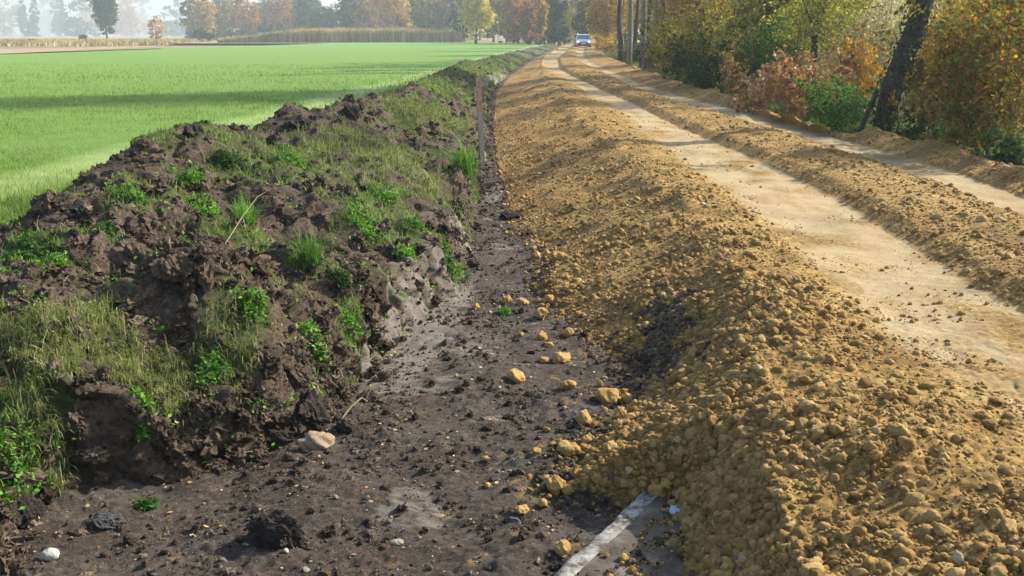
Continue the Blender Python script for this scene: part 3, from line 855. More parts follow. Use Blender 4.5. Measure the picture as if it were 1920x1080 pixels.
v, f = blades(p1 + (0, 0, .012), rng.uniform(.05, .18, len(p1)), .0035 * np.clip(p1[:, 1] / 6, 1, 3), rng, 2.0, seg=4)
M['straw'] = isl_mat('straw', [(0, (.16, .12, .07)), (.5, (.34, .28, .17)), (1, (.55, .48, .34))], .2, nscale=3)
tag(make_mesh('dead_straw', v, f, M['straw']), 'pale dead straw and roots strewn over the bank', None, None, 'stuff')
# ------------------------------------------------------------------ weed clumps on the bank
def weed_clump(px, py, r, label, kind='weed', group='green plants on the soil bank', n_=160):
    c_ = hit(px, py); dist = c_[1]
    R_ = r / F_PX * dist * 1.04
    rg = np.random.RandomState(int(px * 7 + py))
    root = empty('weed_clump', c_ - (0, 0, .01), label, 'plant', group)
    th = rg.uniform(0, 2 * math.pi, n_); rr = R_ * np.sqrt(rg.uniform(0, 1, n_)) * rg.uniform(.7, 1.15, n_)
    base = np.stack([rr * np.cos(th) * .35, rr * np.sin(th) * .35, 0 * rr], -1)
    tip = np.stack([rr * np.cos(th), rr * np.sin(th), R_ * rg.uniform(.25, .95, n_) * (1.1 - .5 * rr / R_)], -1)
    # drape on the terrain
    gx = tip[:, 0] + c_[0]; gy = tip[:, 1] + c_[1]
    tip[:, 2] += np.clip(terr(gx, gy) - c_[2], -.15, .1)
    st = []
    for q in range(min(n_, 46)):
        mid = (base[q] + tip[q]) / 2 + (0, 0, R_ * .12)
        st.append(tube([base[q], mid, tip[q]], [.0022, .0018, .001], 3, False))
    v_, f_ = join(st)
    make_mesh('stem', v_, f_, M['weedd'], root)
    lp, ls = [], []
    if kind == 'grassy':
        v_, f_ = blades(base * 1.3, R_ * rg.uniform(.9, 1.9, n_), .0055 * max(1, dist / 6), rg, 1.1, seg=4)
        make_mesh('leaf_blades', v_, f_, M['weed'], root)
    else:
        for q in range(n_):
            for t_ in (1, .82, .62, .45):
                lp.append(base[q] * (1 - t_) + tip[q] * t_ + (0, 0, R_ * .4 * t_ * (1 - t_)) + rg.normal(size=3) * .012)
        lp = np.array(lp)
        v_, f_ = leaf_quads(lp, np.full(len(lp), max(.026, dist * .0035)), rg, np.tile([0, 0, 1.], (len(lp), 1)) + .5 * rg.normal(size=(len(lp), 3)), .55)
        make_mesh('foliage', v_, f_, M[kind], root)
    return root


for a_ in [
    (238, 372, 42, 'dark green weed clump on the far flank of the bank, below the crest', 'weed'),
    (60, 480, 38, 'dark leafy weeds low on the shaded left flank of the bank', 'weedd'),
    (105, 500, 26, 'small bright weed right of the dark leafy weeds on the left flank', 'weed'),
    (355, 345, 32, 'green plant just under the first crest of the bank', 'weed'),
    (385, 405, 34, 'leafy green plant in the middle of the large mound', 'weed'),
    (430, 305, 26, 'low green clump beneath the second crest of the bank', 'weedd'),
    (545, 305, 36, 'bright clump on the slope under the dark second crest', 'weed'),
    (460, 425, 42, 'straggly pale green grass clump behind the dry stalk', 'grassy'),
    (580, 495, 48, 'round bright grass tuft standing alone above the trench', 'grassy'),
    (722, 382, 40, 'dense dark green leafy clump beside the hanging turf', 'weed'),
    (685, 435, 48, 'spreading bright yellow-green weeds mid-slope', 'weed'),
    (870, 325, 44, 'bright green tuft at the foot of the wooden stake', 'grassy'),
    (840, 492, 36, 'leafy weed growing at the lip of the trench', 'weed'),
    (760, 478, 22, 'small weed left of the leafy weed at the trench lip', 'weed'),
    (780, 428, 22, 'small bright weed right of the spreading yellow-green weeds', 'weed'),
    (655, 598, 26, 'upright little weed on the cut face of the trench', 'weed'),
    (585, 625, 26, 'slender weed hanging on the cut beside a soil lump', 'weed'),
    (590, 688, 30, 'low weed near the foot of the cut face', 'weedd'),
    (400, 715, 40, 'pale green weeds just under the right end of the hanging turf', 'weed'),
    (268, 762, 26, 'tiny weed patch under the middle of the hanging turf', 'weed'),
    (28, 870, 58, 'big bright weed clump at the left edge above the trench floor', 'weed'),
    (475, 575, 30, 'green weeds beside the hanging turf, by a soil hollow', 'weed'),
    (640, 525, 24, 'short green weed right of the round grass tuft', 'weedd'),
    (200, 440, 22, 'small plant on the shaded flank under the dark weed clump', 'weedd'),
    (275, 955, 18, 'flat green leaves lying on the trench floor at the bank foot', 'weedd'),
    (945, 588, 14, 'tiny green weed alone on the trench floor', 'weed')]:
    weed_clump(*a_, n_=int(40 + a_[2] * 3))

# ------------------------------------------------------------------ single stones and clods
def stone(name, px, py, r, label, mat, cat, group=None, flat=.8, ang=.2, base=ICO3, sx=(1, 1, 1), rz=0., bury=.55):
    c_ = hit(px, py + r * .5); R_ = r / F_PX * math.hypot(c_[1], CAM_H)
    rg = np.random.RandomState(int(px * 3 + py * 5))
    v_, f_ = lump(ICO4, rg, ang, flat) if name == 'soil_lump' else lump(ICO3, rg, ang, flat) if name == 'ochre_clod' else rock(base, rg, ang, flat)
    v_ = rotz(v_ * sx, rz) * R_
    z0 = terr(c_[0], c_[1])[0]
    o = make_mesh(name, v_, f_, mat, smooth=name != 'soil_lump')
    o.location = (c_[0], c_[1], z0 + R_ * flat * bury * sx[2])
    return tag(o, label, cat, group)


G1 = 'ochre clods lying loose on the trench floor'
M['och_single'] = simple('ochre_lump', (.33, .19, .055), (.50, .33, .12), 22, .95, .8, .01)
for px, py, r, lab in [
    (968, 704, 21, 'bright ochre lump lying alone in the middle of the trench floor'),
    (892, 576, 9, 'small ochre clod nearest the cut face of the trench'),
    (950, 563, 11, 'left one of a pair of ochre clods at the narrow of the trench'),
    (980, 565, 12, 'right one of a pair of ochre clods at the narrow of the trench'),
    (1015, 589, 15, 'rounded ochre clod right of the tiny green weed'),
    (1017, 632, 12, 'ochre clod at the left of a loose row on the trench floor'),
    (1064, 624, 11, 'small ochre clod at the gravel edge behind a loose row'),
    (1050, 670, 17, 'broad ochre clod in front of the loose row'),
    (1020, 676, 9, 'very small ochre clod touching a broad clod'),
    (1066, 722, 14, 'ochre clod below the broad clod, half way to the gravel'),
    (1138, 742, 25, 'large blocky ochre lump on the dark soil of the slope foot'),
    (1176, 746, 13, 'ochre clod right of the large blocky lump'),
    (1162, 778, 17, 'ochre clod just below the large blocky lump'),
    (1096, 786, 17, 'ochre clod left below the large blocky lump'),
    (1064, 840, 21, 'flattened ochre lump at the left tip of the gravel toe'),
    (1102, 824, 15, 'pale ochre clod right behind the flattened lump'),
    (1042, 910, 22, 'large ochre boulder at the front tip of the gravel toe'),
    (1066, 918, 14, 'ochre clod leaning on the large boulder at the gravel tip'),
    (1018, 943, 11, 'small ochre clod below left of the large boulder'),
    (978, 955, 12, 'ochre pebble furthest out in front of the gravel toe'),
    (1055, 1028, 17, 'ochre clod against the left edge of the concrete slab'),
    (1248, 915, 15, 'rounded ochre clod on the top end of the concrete slab'),
    (1232, 940, 15, 'pale yellow clod lying on the concrete slab'),
    (1264, 1025, 20, 'ochre clod on the right side of the concrete slab'),
    (910, 862, 8, 'thin ochre fragment in the middle of the foreground soil'),
    (1005, 480, 10, 'ochre clod in a short row crossing the far trench floor'),
    (1046, 482, 16, 'ochre lump beside the dark hollow in the slope foot'),
    (1030, 560, 11, 'ochre clod at the gravel edge behind the rounded clod')]:
    stone('ochre_clod', px, py, r, lab, M['och_single'], 'clod', G1, ang=.22)
p1, _, _ = sample_cols(150, S['R'] - 70, S['R'] + 4, rng, 1.25, cw(('R', -75, .05), ('R', -30, .35), ('R', 0, .9)) * ones, 15, 3.9)
rgc = np.random.RandomState(5)
for p in p1:
    v_, f_ = lump(ICO2, rgc, .2, .8); R_ = rgc.uniform(.012, .03)
    o = make_mesh('ochre_clod', v_ * R_, f_, M['och_single'], smooth=True)
    o.location = (p[0], p[1], p[2] + R_ * .35); o.rotation_euler = (0, 0, rgc.uniform(0, 6))
    tag(o, 'small loose ochre clod spilled from the gravel edge onto the trench floor', 'clod', 'small ochre clods spilled along the gravel edge')
M['tan_stone'] = simple('tan_stone', (.20, .14, .08), (.38, .29, .18), 15, .85, .6, .01)
M['white_stone'] = simple('white_stone', (.34, .31, .26), (.56, .53, .46), 15, .8, .4, .008)
M['dark_lump'] = simple('dark_lump', (.020, .015, .012), (.075, .058, .045), 20, .95, 1.0, .02)
M['wetdark'] = simple('dark_stone', (.03, .028, .027), (.075, .07, .066), 20, .7, .6, .01, .4)
stone('stone', 598, 826, 31, 'tan blunt edged stone at the foot of the bank', M['tan_stone'], 'stone', None, .8, .28, sx=(1.15, .8, 1), rz=.6, bury=.4)
stone('stone', 93, 1036, 23, 'white stone at the lower left on the trench floor', M['white_stone'], 'stone', None, .55, .12, sx=(1, .8, 1))
stone('stone', 1268, 965, 17, 'bluish white stone at the gravel edge of the concrete slab', simple('blue_stone', (.30, .38, .48), (.55, .62, .70), 20, .6, .3), 'stone', None, .6, .3)
stone('stone', 965, 975, 14, 'dark grey stone in front of the gravel toe', M['wetdark'], 'stone', None, .6, .2)
stone('stone', 745, 1015, 11, 'pale grey stone in the foreground soil', M['pebble'], 'stone', None, .6, .2)
stone('soil_lump', 520, 992, 52, 'big dark lump of soil standing on the trench floor in the foreground', M['dark_lump'], 'soil lump', None, .72, .35, sx=(1.05, .8, 1), bury=.45)
stone('soil_lump', 572, 768, 44, 'black soil lump lodged above the tan stone', M['dark_lump'], 'soil lump', None, .75, .4, bury=.3)
stone('soil_lump', 648, 800, 20, 'small dark lump right of the tan stone', M['dark_lump'], 'soil lump', None, .75, .4)
stone('soil_lump', 330, 500, 34, 'large brown clod on the shoulder of the main mound', M['clod_s'], 'soil lump', None, .7, .4, bury=.2)
stone('soil_lump', 250, 475, 30, 'large grey brown clod on the left shoulder of the mound', M['clod_s'], 'soil lump', None, .8, .4, bury=.2)
stone('soil_lump', 35, 965, 40, 'dark lump under the big weed clump', M['dark_lump'], 'soil lump', None, .8, .35)
stone('soil_lump', 360, 246, 20, 'dark clod crowning the first crest of the bank', M['dark_lump'], 'soil lump', None, .7, .4, bury=.4)
stone('soil_lump', 560, 222, 24, 'dark clod crowning the second crest of the bank', M['dark_lump'], 'soil lump', None, .6, .4, bury=.4)
stone('soil_lump', 655, 208, 20, 'dark clod crowning the third crest of the bank', M['dark_lump'], 'soil lump', None, .7, .4, bury=.4)
stone('soil_lump', 248, 292, 18, 'dark clod on the outer edge left of the first crest', M['dark_lump'], 'soil lump', None, .6, .4, bury=.4)
stone('soil_lump', 205, 970, 26, 'dark wet lump beside the flat green leaves', M['wetdark'], 'soil lump', None, .5, .3, sx=(1.4, .8, 1))
stone('soil_lump', 958, 402, 17, 'dark lump on the trench floor beyond the narrow', M['dark_lump'], 'soil lump', None, .6, .4)
stone('soil_lump', 520, 815, 30, 'dark log shaped lump left of the tan stone', M['dark_lump'], 'soil lump', None, .5, .3, sx=(1.7, .7, 1), rz=.1)

for px, py, r in [(130, 905, 22), (190, 890, 17), (262, 880, 24), (350, 872, 16), (405, 868, 21), (452, 850, 15), (310, 845, 18), (545, 855, 14), (690, 742, 18), (640, 745, 16), (720, 705, 13), (230, 850, 20), (160, 850, 18), (560, 700, 22), (610, 730, 18)]:
    stone('soil_lump', px, py, r, 'broken dark clod of soil fallen along the foot of the bank', M['clod_s'], 'soil lump', 'clods fallen along the foot of the bank', .75, .4, bury=.3, rz=px)
# concrete slab
t = NT('concrete')
c = t.ramp(t.noise(6, 8, .7), [(.35, (.06, .047, .036)), (.52, (.125, .103, .080)), (.68, (.25, .22, .18))])
M['concrete'] = t.principled(c, .9, t.bump(t.noise(40, 8, .7), .6, .01), .3)
t = NT('concrete_edge')
c = t.ramp(t.noise(14, 8, .7), [(.40, (.09, .075, .06)), (.5, (.27, .25, .22)), (.64, (.46, .44, .40))])
M['concrete_e'] = t.principled(c, .9, t.bump(t.noise(60, 8, .7), .6, .008), .3)
p0 = np.array(W(1010, 1100, .07)); p1_ = np.array(W(1222, 905, .07))
ax = (p1_ - p0) / np.linalg.norm(p1_ - p0); pr = np.array([ax[1], -ax[0], 0])
Lg = np.linalg.norm(p1_ - p0) + .5; p0 = p0 - ax * .5
nu, nv = 90, 26
U = np.linspace(0, Lg, nu); Vv = np.concatenate([[-.012, -.006, 0], np.linspace(.01, .46, nv - 3)])
vs, zc = [], []
for u in U:
    jag = .009 * float(perlin(np.array([u * 5.0]), np.array([.3]), 3)[0]) + .009 * float(perlin(np.array([u * 23.]), np.array([.3]), 4)[0])
    for q, w_ in enumerate(Vv):
        z = .07 + .006 * float(perlin(np.array([u * 6]), np.array([w_ * 9]), 8)[0])
        z -= max(0, w_ - .27) * .55
        if q == 0: z = -.06
        if q == 1: z = .055
        pt = p0 + ax * u + pr * (w_ + (jag if q < 5 else 0)); vs.append((pt[0], pt[1], z - (.012 if q == 2 else 0)))
i = np.arange(nu - 1)[:, None] * nv + np.arange(nv - 1)[None, :]
ff = np.stack([i, i + 1, i + nv + 1, i + nv], -1).reshape(-1, 4)
vs = np.array(vs); base_v = vs.copy(); base_v[:, 2] = -.08
segid = (ff[:, 0] % nv)
cr = empty('concrete_slab', tuple(p0), 'weathered grey concrete slab edge emerging from under the gravel', 'slab')
for nm, sel, mt in (('slab_edge', segid < 6, M['concrete_e']), ('slab_top', segid >= 6, M['concrete'])):
    make_mesh(nm, vs - p0, ff[sel], mt, cr, smooth=True)
q_ = rng.uniform(0, 1, (1000, 2)) ** (1, .6)
pp = p0 + ax * (q_[:, :1] * Lg) + pr * (.0 + q_[:, 1:] * .32) + (0, 0, 0)
pp[:, 2] = .072
k_ = fbm(pp[:, 0] / .12, pp[:, 1] / .12, 66, 2) + 1.0 * q_[:, 1] > .42
pp = pp[k_]
scatter_rocks('crumbs', pp, np.clip(rng.pareto(2.2, len(pp)) * .004 + .003, 0, .02), M['clod_y'], 'ochre crumbs and soil spilled on the concrete slab', .3, .2, 77, jag=.1)
scatter_rocks('crumbs', pp[::2] + (.01, .013, 0), np.clip(rng.pareto(2.2, len(pp[::2])) * .004 + .003, 0, .018), M['clod_s'], 'dark crumbs of soil lying on the concrete slab', .3, .2, 78, jag=.2)
# second lighter broken piece at its near end
o = stone('concrete_fragment', 1110, 1075, 46, 'pale broken concrete fragment on the near end of the slab', M['concrete_e'], 'rubble', None, .22, .15, sx=(1.3, .8, 1), rz=.5, bury=.2)

# ------------------------------------------------------------------ stake
c_ = hit(904, 312); s_ = np.array([c_[0], c_[1], c_[2]])
top = ray(897, 146) * c_[1] + (0, 0, CAM_H); 
st = empty('wooden_stake', tuple(s_), 'thin weathered wooden stake with a red painted top standing in the trench', 'stake')
tp = np.array([top[0], c_[1] - .02, top[2]]) - s_
v, f = tube([(0, 0, -.2), tp * .3 + (.004, 0, 0), tp * .62], [.048, .046, .045], 4, True); make_mesh('post', v, f, simple('weathered_wood', (.30, .26, .20), (.46, .41, .33), 25), st)
v, f = tube([tp * .62, tp * .8, tp], [.0455, .045, .044], 4, True); make_mesh('painted_top', v, f, simple('red_paint', (.42, .18, .12), (.55, .36, .27), 20), st)
# dry stalk and sticks
for pa, pb, lab, rad in [((420, 465), (500, 372), 'dry pale stalk leaning on the grassy mound of the bank', .0022), ((850, 352), (872, 353), 'short pale stick lying under the bright tuft by the stake', .008),
                    ((640, 790), (690, 770), 'thin root poking from the foot of the bank', .005)]:
    a = hit(*pa); b = hit(*pb); b[2] += .05; a[2] += .01
    v, f = tube([(0, 0, 0), (b - a) * .35 + (0, 0, .03), (b - a) * .7 + (.01, 0, .05), b - a], [rad, rad, rad * .8, rad * .5], 5)
    o = make_mesh('dry_stalk', v, f, simple('dry_stalk', (.20, .18, .09), (.34, .30, .17), 30)); o.location = a; tag(o, lab, 'stalk', 'dry stalks and sticks')


# ------------------------------------------------------------------ trees
def crown_pts(blobs, n_, rg, clump=.26, perc=26):
    """leaf positions in clumps spread in ellipsoids"""
    vol = np.array([b[3] * b[4] * b[5] for b in blobs]) ** .75; out = []
    for b, w_ in zip(blobs, vol / vol.sum()):
        m_ = max(perc, int(n_ * w_)); k = max(3, m_ // perc)
        d = rg.normal(size=(k, 3)); d /= np.linalg.norm(d, axis=1)[:, None]
        d *= (rg.uniform(.12, 1, k) ** .5)[:, None]
        cc = d * (b[3], b[4], b[5]) + (b[0], b[1], b[2])
        cr_ = clump * rg.uniform(.45, 1.3, k) * (b[3] * b[4] * b[5]) ** (1 / 3)
        j = rg.randint(k, size=m_)
        out.append(cc[j] + rg.normal(size=(m_, 3)) * cr_[j][:, None] * (.62, .62, .5))
    return np.concatenate(out)


def tree(name, X, Y, h, blobs, n_, leaf, mat, label, cat, group=None, trunk=None, bark='bark', limbs=10, z=.1, lean=(0, 0), ivy=0, seed=0, twigs=0, cmat=None, aspect=.62, clump=.26, part='crown'):
    rg = np.random.RandomState(seed + int(abs(X) * 31 + Y * 17))
    root = empty(name, (X, Y, z), label, cat, group)
    tr = []
    if trunk:
        k = 9; pts = [(lean[0] * t_ * h + .04 * h * trunk * rg.uniform(-1, 1), lean[1] * t_ * h + .04 * h * trunk * rg.uniform(-1, 1), t_ * h * .82 - .25 * (t_ == 0)) for t_ in np.linspace(0, 1, k)]
        pts[0] = (0, 0, -.3)
        rad = [trunk * (1.25 if q == 0 else 1.05 - .85 * q / (k - 1)) for q in range(k)]
        tr.append(tube(pts, rad, 12, True, .08))
    else:
        pts = [(0, 0, 0), (0, 0, h * .3)]
    P_ = crown_pts(blobs, n_, rg, clump)
    for q in range(limbs):
        e = P_[rg.randint(len(P_))]
        s0 = np.array(pts[rg.randint(2, max(3, len(pts) - 1))]) if trunk else np.array([rg.normal(), rg.normal(), 0]) * min(.08 * h, .10 if limbs > 8 else .03) + (0, 0, -.05)
        m_ = s0 * .45 + e * .55 + (0, 0, .06 * h * rg.uniform(-.3, 1)) + rg.normal(size=3) * .03 * h
        r0 = (trunk or .03 * h * .5) * rg.uniform(.18, .4)
        tr.append(tube([s0, s0 * .7 + m_ * .3, m_, e], [r0, r0 * .8, r0 * .5, r0 * .15], 5, False))
    for q in range(twigs):
        e = P_[rg.randint(len(P_))]; e2 = e + rg.normal(size=3) * (.10, .10, .14) * h
        tr.append(tube([e, (e + e2) / 2 + rg.normal(size=3) * .01 * h, e2], [.006 + .0009 * h, .005, .002], 3, False))
    if tr:
        v_, f_ = join(tr); make_mesh('trunk' if trunk else 'stems', v_, f_, M[bark], root, smooth=True)
    nrm = P_ - P_.mean(0); nrm /= np.linalg.norm(nrm, axis=1)[:, None] + 1e-6
    v_, f_ = leaf_quads(P_, leaf, rg, nrm * .5 + .8 * rg.normal(size=P_.shape), aspect)
    make_mesh(part, v_, f_, M[mat], root)
    if ivy:
        t_ = rg.uniform(0, 1, ivy) ** .8; pp = np.array(pts)
        idx_ = t_ * (len(pp) - 2); i0 = idx_.astype(int); fr = (idx_ - i0)[:, None]
        base_ = pp[i0] * (1 - fr) + pp[i0 + 1] * fr; an = rg.uniform(0, 2 * math.pi, ivy)
        rr_ = trunk * (1.12 - .6 * t_) * rg.uniform(.85, 1.45, ivy)
        iv = base_ + np.stack([np.cos(an) * rr_, np.sin(an) * rr_, rg.normal(size=ivy) * .05], -1)
        v_, f_ = leaf_quads(iv, .055, rg, np.stack([np.cos(an), np.sin(an), .3 + 0 * an], -1), .8)
        make_mesh('ivy', v_, f_, M['ivy'], root)
    return root


def zt(py, Y):    # height seen at py at distance Y
    return CAM_H + ray(1000, py)[2] * Y


def bush(px, Y, wpx, top_py, mat, label, leaf=.05, n_=2500, limbs=12, bark='twig', seed=0, squash=1.0, twigs=0, group='bushes right of the road', base=.1, clump=.24):
    X = at(px, Y); r_ = wpx / 2 / 1927 * Y; h = zt(top_py, Y) - base
    bl = [(0, 0, h * .52, r_ * .9, r_ * .9 * squash, h * .45)]
    rg = np.random.RandomState(seed + int(px))
    for q in range(5):
        bl.append((rg.uniform(-.6, .6) * r_, rg.uniform(-.6, .6) * r_, rg.uniform(.25, .75) * h, r_ * .45, r_ * .45, h * .26))
    for q in range(12):                        # ragged sprays beyond the body
        a_ = rg.uniform(0, 6.28); e_ = rg.uniform(.85, 1.25); k_ = rg.uniform(.12, .24)
        bl.append((math.cos(a_) * r_ * e_, math.sin(a_) * r_ * e_, h * rg.uniform(.3, 1.02), r_ * k_, r_ * k_, h * k_ * .8))
    return tree('bush', X, Y, h, bl, int(n_ * 1.6), leaf, mat, label, 'bush', group, None, bark, limbs, base, seed=seed, twigs=twigs, clump=clump, part='foliage')


TR = 'trees right of the road'
# near right thicket ---------------------------------------------------------
# leaning ivy tree
YB = 16.2; XB = at(1656, YB)
tree('leaning_tree', XB, YB, 9.5, [(2.6, .5, 8.6, 1.9, 1.9, 1.5), (3.8, 1.2, 7.4, 1.2, 1.2, 1.0)], 3000, .085, 'olive', 'dark leaning tree trunk clad in ivy between the green clump and the orange shrub', 'tree', TR,
     trunk=.185, lean=(.20, .04), ivy=5200, z=.1, limbs=12)
v, f = tube([(-.26, .1, -.2), (-.20, .1, .3), (.0, .05, .95)], [.05, .045, .035], 8); make_mesh('side_stem', v, f, M['bark'], [o for o in bpy.data.objects if o.name == 'leaning_tree'][0], smooth=True)
# orange shrubs far right
bush(1905, 13.0, 300, -60, 'orange', 'tall orange and brown leaved shrub filling the right edge', .062, 9000, 26, seed=1, bark='bark', twigs=40)
bush(1800, 15.0, 190, 60, 'orange', 'orange brown shrub just right of the leaning trunk', .06, 3800, 18, seed=2, twigs=30)
bush(1850, 17.5, 300, -40, 'olive', 'olive shrub behind the orange shrubs', .07, 5200, 16, seed=3, twigs=30)
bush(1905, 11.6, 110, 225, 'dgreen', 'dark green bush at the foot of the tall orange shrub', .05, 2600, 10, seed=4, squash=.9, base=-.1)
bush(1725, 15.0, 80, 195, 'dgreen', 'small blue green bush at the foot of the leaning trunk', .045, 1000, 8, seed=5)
bush(1582, 17.6, 150, 135, 'green', 'bright green leafy clump left of the leaning trunk', .05, 3600, 14, seed=6)
bush(1480, 20.5, 170, 98, 'red', 'reddish brown bush with large pale leaves', .085, 2600, 18, seed=7, twigs=40)
bush(1420, 20.0, 80, 165, 'red', 'low reddish outlier at the left foot of the reddish brown bush', .08, 500, 10, seed=17, twigs=15)
bush(1545, 22.5, 130, 90, 'red', 'dusky pink bush behind the right side of the reddish brown bush', .07, 1500, 14, seed=8, twigs=40)
bush(1640, 27, 190, 20, 'pale', 'pale twiggy scrub shining behind the leaning trunk', .06, 5200, 26, seed=9, twigs=260, bark='bark_pale', clump=.35)
bush(1700, 33, 230, -50, 'pale', 'tall pale scrub further behind the leaning trunk', .08, 4600, 26, seed=10, twigs=260, bark='bark_pale', clump=.35)
bush(1560, 30, 200, 50, 'ygreen', 'light yellow green scrub behind the pink bush', .08, 4200, 16, seed=11, twigs=60)
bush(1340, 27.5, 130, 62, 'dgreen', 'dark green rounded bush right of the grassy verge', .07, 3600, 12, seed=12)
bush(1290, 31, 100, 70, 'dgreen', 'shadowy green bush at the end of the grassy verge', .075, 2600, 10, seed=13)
bush(1375, 25.0, 60, 85, 'brown', 'narrow brownish bush against the dark green bush', .06, 900, 10, seed=14, twigs=30)
bush(1415, 27, 120, 60, 'olive', 'olive bush between the dark green and reddish bushes', .07, 2600, 12, seed=15)
bush(1255, 40, 90, 55, 'olive', 'olive bush behind the shadowy green bush', .09, 2200, 10, seed=16)


DENS = 2.0


def tall(px, Y, wpx, low_py, h, mat, label, leaf=.12, n_=5000, trunk=.16, bark='bark', lean=(0, 0), seed=0, limbs=14, group=TR, twigs=40, name='tree', dens=.26, z=.1, low_w=.6):
    X = at(px, Y); r_ = wpx / 2 / 1927 * Y; lo_ = max(zt(low_py, Y), .3)
    mid = (lo_ + h) / 2; hh = (h - lo_) / 2
    bl = [(lean[0] * mid, lean[1] * mid, mid, r_, r_, hh)]
    rg = np.random.RandomState(seed + int(px))
    for q in range(7):
        t_ = rg.uniform(-.75, .8)
        bl.append((lean[0] * mid + rg.uniform(-.6, .6) * r_, rg.uniform(-.6, .6) * r_, mid + t_ * hh, r_ * .5, r_ * .5, min(hh * .4, r_ * .7)))
    vis = CAM_H + .04 * Y                     # keep the lower crown, which the road sees, full
    for q in range(6):
        bl.append((lean[0] * lo_ + rg.uniform(-.5, .5) * r_, rg.uniform(-.6, .6) * r_, lo_ + rg.uniform(.1, .9) * max(vis - lo_, .3), r_ * low_w * .8, r_ * low_w * .8, max(vis - lo_, .4) * .3))
    n_ = int(n_ * DENS)
    return tree(name, X, Y, h, bl, n_, leaf, mat, label, 'tree', group, trunk, bark, limbs, z, lean, seed=seed, twigs=twigs, clump=dens)


tall(1530, 24.5, 230, 95, 6.0, 'ygreen', 'yellow green willow over the reddish bush', .075, 7500, .10, seed=20, twigs=80)
tall(1440, 29, 200, 90, 7.0, 'olive', 'green leafed tree left of the yellow green willow', .09, 6500, .12, seed=21)
tall(1300, 36, 180, 75, 8.5, 'brown', 'olive brown tree over the dark green bushes', .10, 6500, .14, seed=22)
X_ = at(1392, 33.5)
tree('tree', X_, 33.5, 17, [(0, 0, 8, 2.2, 2.8, 3), (.2, 0, 11, 2.8, 3.3, 3.5), (0, 0, 14.5, 2.6, 3.0, 3), (-1.2, 0, 6, 1.3, 1.5, 1.5), (.5, 0, 3.2, 1.4, 1.4, 1.2)], 14000, .22, 'olive', 'tall tree with a bare grey trunk behind the dark green bush', 'tree', TR, trunk=.2, bark='bark_pale', limbs=20, seed=23, twigs=60)
tall(1620, 42, 260, 60, 9, 'ygreen', 'sunlit yellow tree far behind the leaning trunk', .13, 6500, .15, seed=24)
tall(1800, 30, 300, 60, 7, 'gold', 'golden tree behind the orange shrubs', .11, 6500, .15, seed=25)
tall(1900, 24, 240, 90, 6.5, 'brown', 'brown tree behind the right edge shrubs', .10, 5000, .14, seed=26)
tall(1480, 50, 240, 60, 11, 'olive', 'hazy olive tree deeper in the thicket', .15, 5500, .16, seed=27)
for px, Y, w_, tp_, mt, lab, lf in [(1270, 34, 90, 20, 'olive', 'tall olive bush at the left end of the dense thicket', .085), (1325, 31, 110, -20, 'olive', 'leafy olive green screen over the dark green bush', .085),
                              (1385, 29.5, 110, -20, 'ygreen', 'light green screen of leaves left of the willow', .08), (1450, 26.5, 110, 20, 'green', 'fresh green shrub rising behind the reddish brown bush', .07),
                              (1500, 27, 120, -10, 'ygreen', 'yellow green shrub behind the reddish brown bush', .075), (1610, 24, 100, 60, 'gold', 'golden shrub between willow and leaning trunk', .07),
                              (1350, 40, 160, -10, 'gold', 'golden leaf screen further behind the dark green bush', .11), (1240, 47, 80, 30, 'olive', 'olive bush filling the gap beside the slender trunks', .11),
                              (1790, 16.5, 150, -40, 'orange', 'ragged orange brown shrub reaching up behind the leaning trunk', .065), (1840, 19, 200, -60, 'gold', 'golden brown shrub behind the ragged orange one', .07),
                              (1755, 19, 110, 20, 'ygreen', 'yellow green shrub peeping between the leaning trunk and the orange shrubs', .065), (1840, 14.0, 120, 120, 'green', 'green leaved shrub growing through the orange shrubs', .055)]:
    bush(px, Y, w_, tp_, mt, lab, lf, 3400, 16, seed=int(px) + 3, twigs=30)
# group of slender trunks beside the far road
k = 0
for px, Y, tr_, lab in [(1163, 62, .17, 'first slender trunk of the roadside row, nearest the golden foliage'), (1180, 57, .15, 'second slender trunk of the roadside row'),
                   (1192, 66, .14, 'third slender trunk of the roadside row, pale and thin'), (1206, 52, .17, 'fourth slender trunk of the roadside row, darker'),
                   (1217, 60, .13, 'fifth slender trunk of the roadside row'), (1230, 49, .16, 'last slender trunk of the roadside row before the olive thicket'), (1245, 57, .13, 'slender trunk half hidden behind the olive thicket')]:
    tall(px, Y, 60, -60, 12 + (k % 3), ('gold', 'olive', 'brown')[k % 3], lab, .17, 1500, tr_, 'bark_pale' if k % 2 else 'bark', (.01 * (k % 3 - 1), 0), 30 + k, 8, twigs=20, name='slender_tree'); k += 1
for px, Y, w_, tp_, mt, lab in [(1135, 92, 50, 62, 'gold', 'golden bush near the parked car'), (1165, 78, 60, 78, 'olive', 'olive bush under the slender trunks'), (1195, 62, 60, 80, 'bluegreen', 'grey green bush under the middle slender trunks'),
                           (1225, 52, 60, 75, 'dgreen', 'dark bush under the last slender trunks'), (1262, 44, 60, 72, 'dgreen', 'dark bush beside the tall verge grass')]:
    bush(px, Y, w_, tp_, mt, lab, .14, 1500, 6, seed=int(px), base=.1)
tall(1135, 105, 90, 85, 14, 'gold', 'golden tree overhanging the far road by the car', .26, 5200, .2, seed=41)
tall(1175, 125, 130, 80, 16, 'gold', 'second golden tree behind the slender trunks', .30, 4800, .22, seed=42)
tall(1240, 85, 150, 70, 14, 'olive', 'olive tree behind the last slender trunks', .22, 5200, .2, seed=43)
tall(1320, 70, 220, 70, 14, 'brown', 'brown tree filling the wood behind the bushes', .2, 5200, .2, seed=44)
tall(1420, 80, 240, 70, 14, 'grey', 'grey leafless looking tree deep in the wood', .22, 4500, .2, seed=45)
